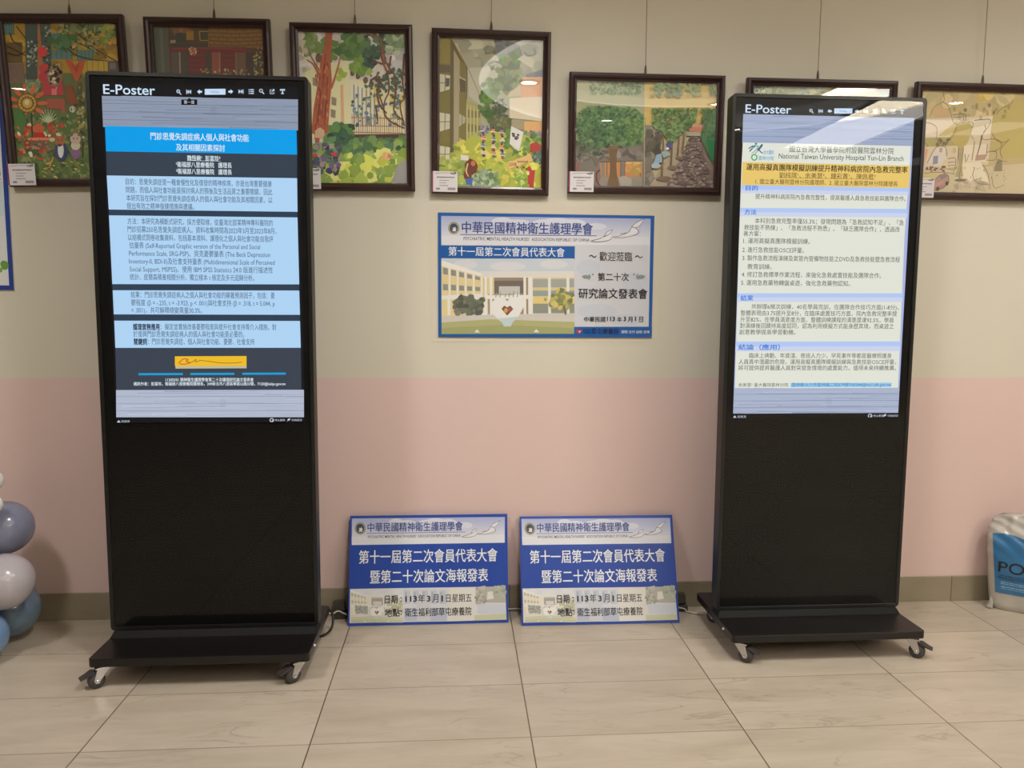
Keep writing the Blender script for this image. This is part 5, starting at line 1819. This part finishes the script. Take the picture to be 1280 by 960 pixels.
def paint_line_village():
    p = Print([(128, 158), (1090, 185), (1085, 868), (118, 848)], FH - 2 * MW, FW - 2 * MW, gain=1.65, seed=47)
    LN = (104, 92, 70)
    p.full((168, 152, 114))
    p.dabs((130, 160, 800, 360), 60, 60, [(170, 156, 112), (160, 148, 110), (176, 160, 120)], 0.4, 0.6)
    p.dabs((560, 170, 660, 220), 8, 34, [(180, 160, 96)])
    p.blob(270, 306, 70, 34, (176, 148, 110), 18, 0.1)
    # pale band of houses, with two paler reflected panels painted over it
    p.poly([(118, 350), (660, 330), (660, 660), (118, 700)], (184, 170, 146))
    p.poly([(145, 352), (424, 356), (428, 468), (150, 472)], (198, 184, 166))
    p.poly([(490, 350), (664, 332), (658, 450), (490, 462)], (192, 182, 160))
    p.poly([(270, 466), (405, 362), (424, 462)], (176, 162, 112))
    p.poly([(150, 480), (424, 470), (428, 530), (150, 540)], (150, 142, 92))
    # trees in outline
    p.poly([(356, 480), (420, 366), (430, 380), (486, 370), (520, 400), (500, 500), (470, 545), (430, 545)], (164, 148, 90))
    p.poly([(668, 330), (760, 260), (820, 210), (1090, 200), (1090, 600), (760, 620), (740, 520), (664, 440)], (166, 152, 96))
    p.poly([(665, 500), (720, 490), (744, 540), (700, 575), (665, 560)], (164, 150, 98))
    p.poly([(150, 590), (175, 540), (205, 560), (190, 640), (180, 700), (150, 690)], (176, 138, 120))
    p.poly([(205, 650), (262, 545), (330, 540), (342, 620), (300, 670)], (186, 178, 168))
    p.poly([(248, 602), (284, 598), (284, 654), (246, 660)], (122, 128, 142))
    p.rect(288, 545, 312, 576, (156, 140, 124))
    p.rect(390, 545, 412, 580, (170, 152, 120))
    p.poly([(470, 530), (640, 520), (640, 640), (470, 644)], (194, 182, 162))
    p.poly([(562, 596), (640, 590), (634, 626), (560, 634)], (156, 130, 112))
    p.poly([(130, 700), (430, 690), (1090, 640), (1085, 870), (118, 850)], (176, 164, 136))
    p.poly([(180, 726), (290, 720), (240, 800), (190, 800)], (180, 166, 110))
    p.poly([(470, 650), (600, 640), (690, 800), (480, 770)], (196, 186, 164))
    p.dabs((380, 770, 640, 850), 20, 50, [(166, 154, 130), (156, 144, 122)], 0.4, 0.3)
    # trunks
    p.poly([(425, 545), (470, 545), (458, 660), (480, 740), (420, 746), (440, 660)], (152, 140, 104))
    p.blob(462, 768, 46, 10, (112, 100, 84), 14)
    p.stroke([(595, 460), (588, 520), (572, 596)], 11, (96, 84, 66), 6)
    p.stroke([(545, 500), (536, 630)], 9, (150, 134, 110), 8)
    p.poly([(725, 620), (760, 630), (768, 706), (705, 706)], (128, 116, 92))
    p.stroke([(164, 640), (160, 770)], 26, (150, 116, 100), 22)
    p.blob(156, 786, 26, 12, (112, 96, 84), 12)
    # outlines
    for pts in ([(280, 162), (298, 214), (288, 238), (230, 270), (200, 340)], [(290, 238), (330, 262), (360, 330), (378, 372), (420, 394)], [(365, 322), (458, 322), (462, 370), (430, 372)],
                [(372, 340), (446, 338), (448, 366)], [(145, 372), (210, 380), (258, 410), (262, 470), (284, 524)], [(405, 400), (390, 450), (350, 500), (300, 524)], [(480, 370), (524, 380), (510, 450), (540, 490)],
                [(610, 390), (620, 420), (600, 460), (610, 490), (680, 486), (730, 500), (744, 540), (690, 574)], [(530, 360), (620, 352), (650, 360), (640, 400), (600, 440)],
                [(690, 320), (720, 284), (790, 250), (800, 220)], [(664, 440), (700, 490), (760, 510), (800, 490)], [(760, 620), (740, 560), (800, 490)], [(205, 650), (262, 545), (330, 540), (350, 600)],
                [(356, 620), (412, 618), (408, 690), (360, 690)], [(360, 646), (410, 642)], [(360, 668), (410, 664)], [(430, 550), (428, 660), (400, 720)], [(466, 548), (460, 660), (446, 760)],
                [(480, 590), (492, 640), (512, 590)], [(560, 680), (552, 740), (600, 790), (690, 800)], [(620, 660), (660, 720), (690, 830)], [(640, 520), (640, 600)], [(636, 576), (708, 572), (708, 626), (640, 630)],
                [(190, 720), (300, 712), (420, 726)], [(700, 690), (740, 640), (800, 640)], [(690, 740), (720, 820), (790, 800)], [(120, 530), (150, 500), (190, 520), (200, 540)]):
        p.stroke(pts, 4.2, LN, 3)
    p.dabs((270, 485, 360, 525), 16, 9, [(104, 90, 70)], 0.5)
    p.dabs((200, 670, 340, 705), 26, 6, [(110, 80, 66)], 0.6)
    for _ in range(20):
        x, y = p.rng.uniform(300, 780), p.rng.uniform(255, 350)
        p.ringline(x, y, 7, 10, 3, LN, 9)
    p.dabs((480, 660, 800, 830), 40, 7, [(130, 118, 92), (150, 140, 110)], 0.4, 0.4)
    # small pink car
    p.poly([(240, 800), (262, 770), (300, 735), (340, 722), (370, 738), (376, 780), (340, 820), (290, 838), (246, 832)], (150, 124, 114))
    p.poly([(300, 742), (340, 728), (362, 742), (320, 764)], (124, 112, 108))
    p.poly([(250, 800), (330, 770), (336, 792), (256, 824)], (172, 124, 116))
    for x, y in ((296, 828), (362, 790), (254, 826)):
        p.blob(x, y, 12, 15, (74, 62, 58), 12)
    p.stroke([(240, 800), (262, 770), (300, 735), (340, 722), (370, 738), (376, 780), (340, 820), (290, 838), (246, 832), (240, 800)], 4, (96, 74, 68), smooth=False)
    return p


_card = small_print_card()


def make_frame(x, z, land, lean, roll, painting, label, card=True):
    w, h = (FH, FW) if land else (FW, FH)
    t = empty('picture_frame', (x, -0.004, z), (math.radians(lean), math.radians(roll), 0))
    tag(t, label, 'framed picture', 'framed paintings on wires')
    # mitred moulding
    prof = [(0.0, -0.002), (0.0, -0.022), (0.003, -0.026), (0.011, -0.028), (0.017, -0.024), (0.021, -0.0185), (0.0275, -0.0165), (0.0275, -0.002)]
    bm = bmesh.new()
    loops = []
    for d, y in prof:
        loops.append([bm.verts.new(c) for c in ((-w / 2 + d, y, d), (w / 2 - d, y, d), (w / 2 - d, y, h - d), (-w / 2 + d, y, h - d))])
    for a in range(len(prof)):
        A, B = loops[a], loops[(a + 1) % len(prof)]
        for i in range(4):
            j = (i + 1) % 4
            bm.faces.new((A[i], A[j], B[j], B[i]))
    build('moulding', bm, M['frame_wood'], t)
    box('backing', -w / 2 + .01, w / 2 - .01, -0.0055, -0.003, .01, h - .01, M['card'], t)
    painting.make('painting', M['print'], t, (-w / 2 + MW, -0.0058, MW))
    box('glazing', -w / 2 + MW, w / 2 - MW, -0.0150, -0.0130, MW, h - MW, M['glass'], t)
    if card:
        c = _card.make('caption_card', M['print'], t, (-w / 2 + 0.001, -0.0298, 0.004))
        box('card_stock', -0.0001, 0.0931, 0.0002, 0.0007, -0.0001, 0.0731, M['card'], c)
    return t


def wire(x0, z0, y0, x1, label):
    """Steel cable from the ceiling to a picture's top edge, with a crimped hook."""
    t = empty('hanging_wire', (x0, y0, z0))
    tag(t, label, 'picture wire', 'picture hanging wires')
    bm = bmesh.new()
    add_tube(bm, [(0, 0, 0.030), ((x1 - x0) * .5, -y0 * .35 - .01, 0.03 + (CEIL - z0 - .03) * .5), (x1 - x0, -y0 - 0.03, CEIL - z0)], 0.0011, 6)
    build('cable', bm, M['wire'], t)
    bm = bmesh.new()
    add_lathe(bm, [(0, 0.036), (0.0022, 0.034), (0.0044, 0.020), (0.0048, 0.004), (0.0048, -0.002), (0, -0.002)], 12)
    build('hook', bm, M['clip'], t, smooth=False)


FRAMES = [
    # x, z of lower edge, landscape, lean, roll, painting, label, card, wire offset
    (-1.556, 1.596, False, 2.3, -1.4, paint_sun_face(), 'dark wooden picture frame around a garden painting with an orange-rayed sun face', True),
    (-1.064, 1.598, False, 2.3, -0.7, paint_red_house(), 'dark wooden picture frame around a painting of a dark red shop front', False),
    (-0.570, 1.597, False, 1.4, -0.6, paint_red_tree(), 'dark wooden picture frame around a painting of a rust-red tree trunk', True),
    (-0.080, 1.592, False, 0.8, 0.3, paint_green_yard(), 'dark wooden picture frame around a painting of an olive building and green yard', True),
    (0.496, 1.602, True, 2.0, -0.1, paint_avenue(), 'dark wooden picture frame around a painting of a leafy tree and cobbled path', True),
    (1.158, 1.600, True, 2.0, -0.2, paint_pale_sky(), 'dark wooden picture frame half hidden behind the kiosk with the cream screen', False),
    (1.807, 1.601, True, 2.0, 0.2, paint_line_village(), 'dark wooden picture frame around a pale line drawing of houses and trees', True),
]
WIRE_WORDS = ['the picture with the sun face', 'the dark red shop front painting', 'the rust-red tree painting', 'the green yard painting', 'the leafy tree painting', 'the half-hidden picture', 'the pale line drawing']
TOPX = [(-1.535, -1.530), (-1.048, -1.050), (-0.563, -0.5595), (-0.078, -0.0737), (0.4875, 0.4845), (1.139, 1.1418), (1.783, 1.783)]
for (x, z, land, lean, roll, paint, label, card), words_, (xa, xb) in zip(FRAMES, WIRE_WORDS, TOPX):
    make_frame(x, z, land, lean, roll, paint, label, card)
    h = FW if land else FH
    a = math.radians(lean)
    top = (x, -0.004 - math.sin(a) * h - 0.010, z + math.cos(a) * h - math.sin(math.radians(roll)) * (xa - x))
    wire(xa, top[2] - 0.0015, top[1], xb, 'thin steel wire and hook holding up ' + words_)

# ------------------------------------------------------------------ balloons
def balloon_mat(name, rgb, rough=0.22, trans=0.0):
    m = mat(name, rgb, rough, coat=0.3)
    b = m.node_tree.nodes['Principled BSDF']
    b.inputs['Subsurface Weight'].default_value = 0.25
    b.inputs['Subsurface Radius'].default_value = (0.05, 0.05, 0.06)
    b.inputs['Transmission Weight'].default_value = trans
    return m


M['balloon_slate'] = balloon_mat('slate_blue_balloon', (128, 132, 156))
M['balloon_pearl'] = balloon_mat('pearl_white_balloon', (184, 178, 184))
M['balloon_steel'] = balloon_mat('steel_blue_balloon', (104, 126, 146))
M['balloon_sky'] = balloon_mat('sky_blue_balloon', (116, 150, 190))
M['balloon_white'] = balloon_mat('white_balloon', (232, 230, 228))


def balloon(x, y, z, r, m, label, aim):
    """Blown-up balloon of radius r; the knot points along aim."""
    t = empty('balloon', (x, y, z))
    tag(t, label, 'balloon', 'balloons in the cluster by the wall')
    d = Vector(aim).normalized()
    R = d.to_track_quat('-Z', 'Y').to_matrix().to_4x4()
    prof = []
    n = 18
    for i in range(n + 1):
        a = math.pi * i / n
        rr, zz = math.sin(a), math.cos(a)
        if zz < 0:
            zz *= 1.13
            rr *= 1 - 0.10 * (-zz) ** 2
        prof.append((r * max(rr, 0.0), r * zz))
    prof = prof[:-1] + [(r * 0.07, -r * 1.16)]
    bm = bmesh.new()
    add_lathe(bm, prof, 32, R)
    build('skin', bm, m, t, smooth=True)
    bm = bmesh.new()
    add_lathe(bm, [(0.05 * r, -1.13 * r), (0.085 * r, -1.17 * r), (0.05 * r, -1.21 * r), (0.10 * r, -1.26 * r), (0.13 * r, -1.30 * r), (0.0, -1.29 * r)], 14, R)
    build('knot', bm, m, t, smooth=True)


balloon(-1.757, -0.200, 0.4130, 0.0910, M['balloon_slate'], 'slate blue balloon above the pearly white one', (-1, 0.1, -0.1))
balloon(-1.713, -0.300, 0.2570, 0.0930, M['balloon_pearl'], 'pearly white balloon in the middle of the cluster', (-1, 0.2, 0.1))
balloon(-1.775, -0.165, 0.1100, 0.0960, M['balloon_steel'], 'steel blue balloon resting on the floor under the pearly one', (-1, 0.3, 0.3))
balloon(-1.764, -0.352, 0.0900, 0.0800, M['balloon_sky'], 'sky blue balloon on the floor at the edge of the cluster', (-1, 0.3, 0.6))
balloon(-1.757, -0.250, 0.590, 0.0335, M['balloon_white'], 'small white balloon at the top of the cluster', (-1, 0.2, -0.2))
balloon(-1.737, -0.300, 0.519, 0.0335, M['balloon_white'], 'small white balloon just above the slate blue one', (-1, 0.2, 0.1))

# ------------------------------------------------------------------ plastic bag
M['bag'] = noise_mat('white_plastic_film', (192, 186, 178), (176, 170, 160), 14, 0.3, bump=0.6, coat=0.25)
M['bag_print'] = noise_mat('blue_printed_film', (56, 120, 168), (46, 104, 150), 7, 0.3, bump=0.2, coat=0.25)
M['bag_ink'] = mat('black_ink', (24, 32, 44), 0.4)
M['bag_pale'] = mat('pale_ink', (150, 190, 220), 0.4)
M['bag_dark'] = mat('dark_blue_ink', (36, 70, 112), 0.4)
BAG = empty('plastic_bag', (2.056, -0.144, 0.0), (0, 0, math.radians(-35)))
tag(BAG, 'filled white plastic bag with a blue printed panel standing against the pink wall', 'plastic bag')
BH = 0.385
SE = 4.0                       # how square the cross-section is
# angles evenly spaced along the outline of the cross-section
_u = [2 * math.pi * i / 4000 for i in range(4001)]
_q = [(math.copysign(abs(math.cos(u)) ** (2 / SE), math.cos(u)) * 0.155, math.copysign(abs(math.sin(u)) ** (2 / SE), math.sin(u)) * 0.055) for u in _u]
_L = [0.0]
for i in range(4000):
    _L.append(_L[-1] + math.hypot(_q[i + 1][0] - _q[i][0], _q[i + 1][1] - _q[i][1]))
NU, NT = 176, 56
ARC = []
_k = 0
for i in range(NU):
    while _L[_k] < _L[-1] * i / NU:
        _k += 1
    ARC.append(_u[_k])


def bag_axes(t):
    a = 0.150 + 0.010 * math.sin(math.pi * min(1, t)) - 0.010 * max(0, t - .85) / .15
    b = 0.052 * (0.86 + 0.24 * math.sin(math.pi * min(1, t * 1.1))) * (1 - 0.82 * max(0, (t - .66) / .34) ** 1.5)
    if t < 0.05:
        a *= 0.95 + 0.05 * t / 0.05
        b *= 0.84 + 0.16 * t / 0.05
    return a, max(b, 0.006)


def bag_point(u, t, out=0.0):
    """u: angle, 0 = +x, -pi/2 = front."""
    a, b = bag_axes(t)
    c, s = math.cos(u), math.sin(u)
    x = math.copysign(abs(c) ** (2 / SE), c)
    y = math.copysign(abs(s) ** (2 / SE), s)
    px, py = a * x, b * y
    # outward direction of the outline
    nx_, ny_ = math.copysign(abs(x) ** (SE - 1), x) / a, math.copysign(abs(y) ** (SE - 1), y) / b
    k = math.hypot(nx_, ny_) or 1
    w = 0.0026 * math.sin(26 * px + 5 * t + 1) * math.sin(6 * t + 9 * px) + 0.0016 * math.sin(90 * px + 30 * t * t + 40 * py) * (0.35 + t)
    w += 0.0014 * math.sin(150 * px - 22 * t) * max(0, t - .5) + 0.0035 * math.sin(28 * t + 14 * px) * max(0, t - .72) * 3
    w = (w + out)
    crease = 0.010 * math.exp(-((px + 0.085 - 0.04 * (t - .7)) / 0.012) ** 2) * max(0, t - .74) / .26
    z = t * BH + 0.008 * math.sin(14 * px + 0.6) * max(0, t - .8) * 5 - 0.016 * max(0, (abs(x) - .75) / .25) * max(0, t - .86) / .14
    return Vector((px + nx_ / k * w - 0.020 * t, py + ny_ / k * w - (crease if s < 0 else 0), z))


bm = bmesh.new()
rows = [[bm.verts.new(bag_point(u, j / NT)) for u in ARC] for j in range(NT + 1)]
for j in range(NT):
    for i in range(NU):
        k = (i + 1) % NU
        bm.faces.new((rows[j][i], rows[j][k], rows[j + 1][k], rows[j + 1][i]))
bm.faces.new(rows[0][::-1])
bm.faces.new(rows[-1])
build('film', bm, M['bag'], BAG, smooth=True)
# loose corner of film on the floor
bm = bmesh.new()
add_prism(bm, [(-0.140, 0.0), (-0.166, 0.003), (-0.158, 0.020), (-0.150, 0.052), (-0.140, 0.03)], -0.050, -0.030)
build('film_corner', bm, M['bag'], BAG, bevel=0.006)


def front(x, z, out):
    """Point on the bag's front at local x and about height z."""
    t = max(0.0, min(1.0, z / BH))
    lo, hi = -math.pi, 0.0
    for _ in range(26):
        mid = (lo + hi) / 2
        if bag_point(mid, t).x < x:
            lo = mid
        else:
            hi = mid
    return bag_point((lo + hi) / 2, t, out)


bm = bmesh.new()
cols_, rows_ = 64, 48
gridp = []
for i in range(cols_ + 1):
    line = []
    for j in range(rows_ + 1):
        f, g = i / cols_, j / rows_
        z0, z1 = 0.072 + 0.004 * f, 0.300 + 0.010 * math.sin(f * 9 + 0.2) - 0.006 * f
        xl = -0.136 - 0.021 * g
        line.append(bm.verts.new(front(xl + (0.138 - xl) * f, z0 + (z1 - z0) * g, 0.0022)))
    gridp.append(line)
for i in range(cols_):
    for j in range(rows_):
        bm.faces.new((gridp[i][j], gridp[i + 1][j], gridp[i + 1][j + 1], gridp[i][j + 1]))
panel = build('printed_panel', bm, M['bag_print'], BAG, smooth=True)


def on_bag(name, V, Fc, x0, z0, sx, sz, m, out):
    me = bpy.data.meshes.new(name)
    me.from_pydata([tuple(front(x0 + x * sx, z0 + y * sz, out)) for x, y in V], [], Fc)
    me.update()
    return link_mesh(name, me, m, panel)


V, Fc = glyphs('POR', 0.004, 4)
mx_ = max(v[0] for v in V)
on_bag('lettering_print', V, Fc, -0.136, 0.158, 0.135 / mx_, 0.062, M['bag_ink'], 0.0036)
bars = []
for i, (z, xa, xb, hgt) in enumerate(((0.143, -0.128, 0.10, .004), (0.136, -0.134, 0.03, .003), (0.130, -0.128, 0.10, .003))):
    bars.append((z, xa, xb, hgt))


def lines_on_bag(name, bars, m):
    V, Fc = [], []
    for z, xa, xb, hgt in bars:
        n = 24
        for k in range(n):
            a, b = xa + (xb - xa) * k / n, xa + (xb - xa) * (k + (0.8 if k % 3 else 1)) / n
            q = len(V)
            V += [(a, z), (b, z), (b, z + hgt), (a, z + hgt)]
            Fc.append((q, q + 1, q + 2, q + 3))
    on_bag(name, V, Fc, 0, 0, 1, 1, m, 0.0034)


lines_on_bag('small_print', bars, M['bag_dark'])
lines_on_bag('small_print', [(0.117, -0.120, 0.10, .0028), (0.110, -0.120, 0.10, .0028), (0.098, -0.118, 0.11, .0036), (0.091, -0.118, 0.06, .002)], M['bag_pale'])
# black handle hole near the top
bm = bmesh.new()
a = []
for k in range(16):
    u = 2 * math.pi * k / 16
    a.append(bm.verts.new(front(0.012 + 0.040 * math.cos(u), 0.334 + 0.010 * math.sin(u), 0.003)))
bm.faces.new(a)
build('handle_slot', bm, M['bag_ink'], BAG)

# ------------------------------------------------------------------ cables behind the signs
def cable(name, pts, r, m, label):
    bm = bmesh.new()
    add_tube(bm, smooth_path(pts, 8), r, 8)
    o = build(name, bm, m, smooth=True)
    tag(o, label, 'cable')


def grey_box(x, y, label):  # two small dark grey blocks, one above the other
    t = empty('dark_box', (x, y, 0))
    tag(t, label, 'power adapter', 'dark grey boxes on the floor')
    bm = bmesh.new()
    add_box(bm, -0.024, 0.024, -0.018, 0.018, 0.0, 0.024)
    build('lower_block', bm, M['grey_box'], t, bevel=0.003)
    bm = bmesh.new()
    add_box(bm, -0.021, 0.021, -0.012, 0.016, 0.030, 0.066, Matrix.Rotation(math.radians(-6), 4, 'Y'))
    add_box(bm, -0.008, 0.008, -0.004, 0.010, 0.020, 0.034)
    build('upper_block', bm, M['grey_box'], t, bevel=0.002)


grey_box(-0.645, -0.040, 'small dark grey box on the floor behind the kiosk with the blue title')
grey_box(0.672, -0.040, 'small dark grey box on the floor behind the board nearest the cream-screened kiosk')
cable('extension_cord', [(-0.70, -0.085, 0.050), (-0.672, -0.075, 0.030), (-0.650, -0.066, 0.036), (-0.615, -0.064, 0.020), (-0.58, -0.040, 0.010), (-0.3, -0.022, 0.0065), (0.02, -0.022, 0.012),
                         (0.3, -0.022, 0.0065), (0.60, -0.030, 0.010), (0.672, -0.068, 0.018), (0.69, -0.072, 0.006), (0.74, -0.10, 0.008), (0.80, -0.12, 0.030), (0.83, -0.14, 0.05)], 0.0028, M['white_cable'],
      'thin white cord running along the wall base behind the two sign boards')
bm = bmesh.new()
add_tube(bm, smooth_path([(0.297, 0.205, 0.082), (0.329, 0.215, 0.078), (0.345, 0.199, 0.060), (0.342, 0.174, 0.025), (0.312, 0.159, 0.006), (0.257, 0.154, 0.006)], 8), 0.0045, 8)
build('power_cord', bm, M['black_cable'], kiosk, smooth=True)

bpy.data.objects.remove(_font_o)
bpy.data.curves.remove(_font)
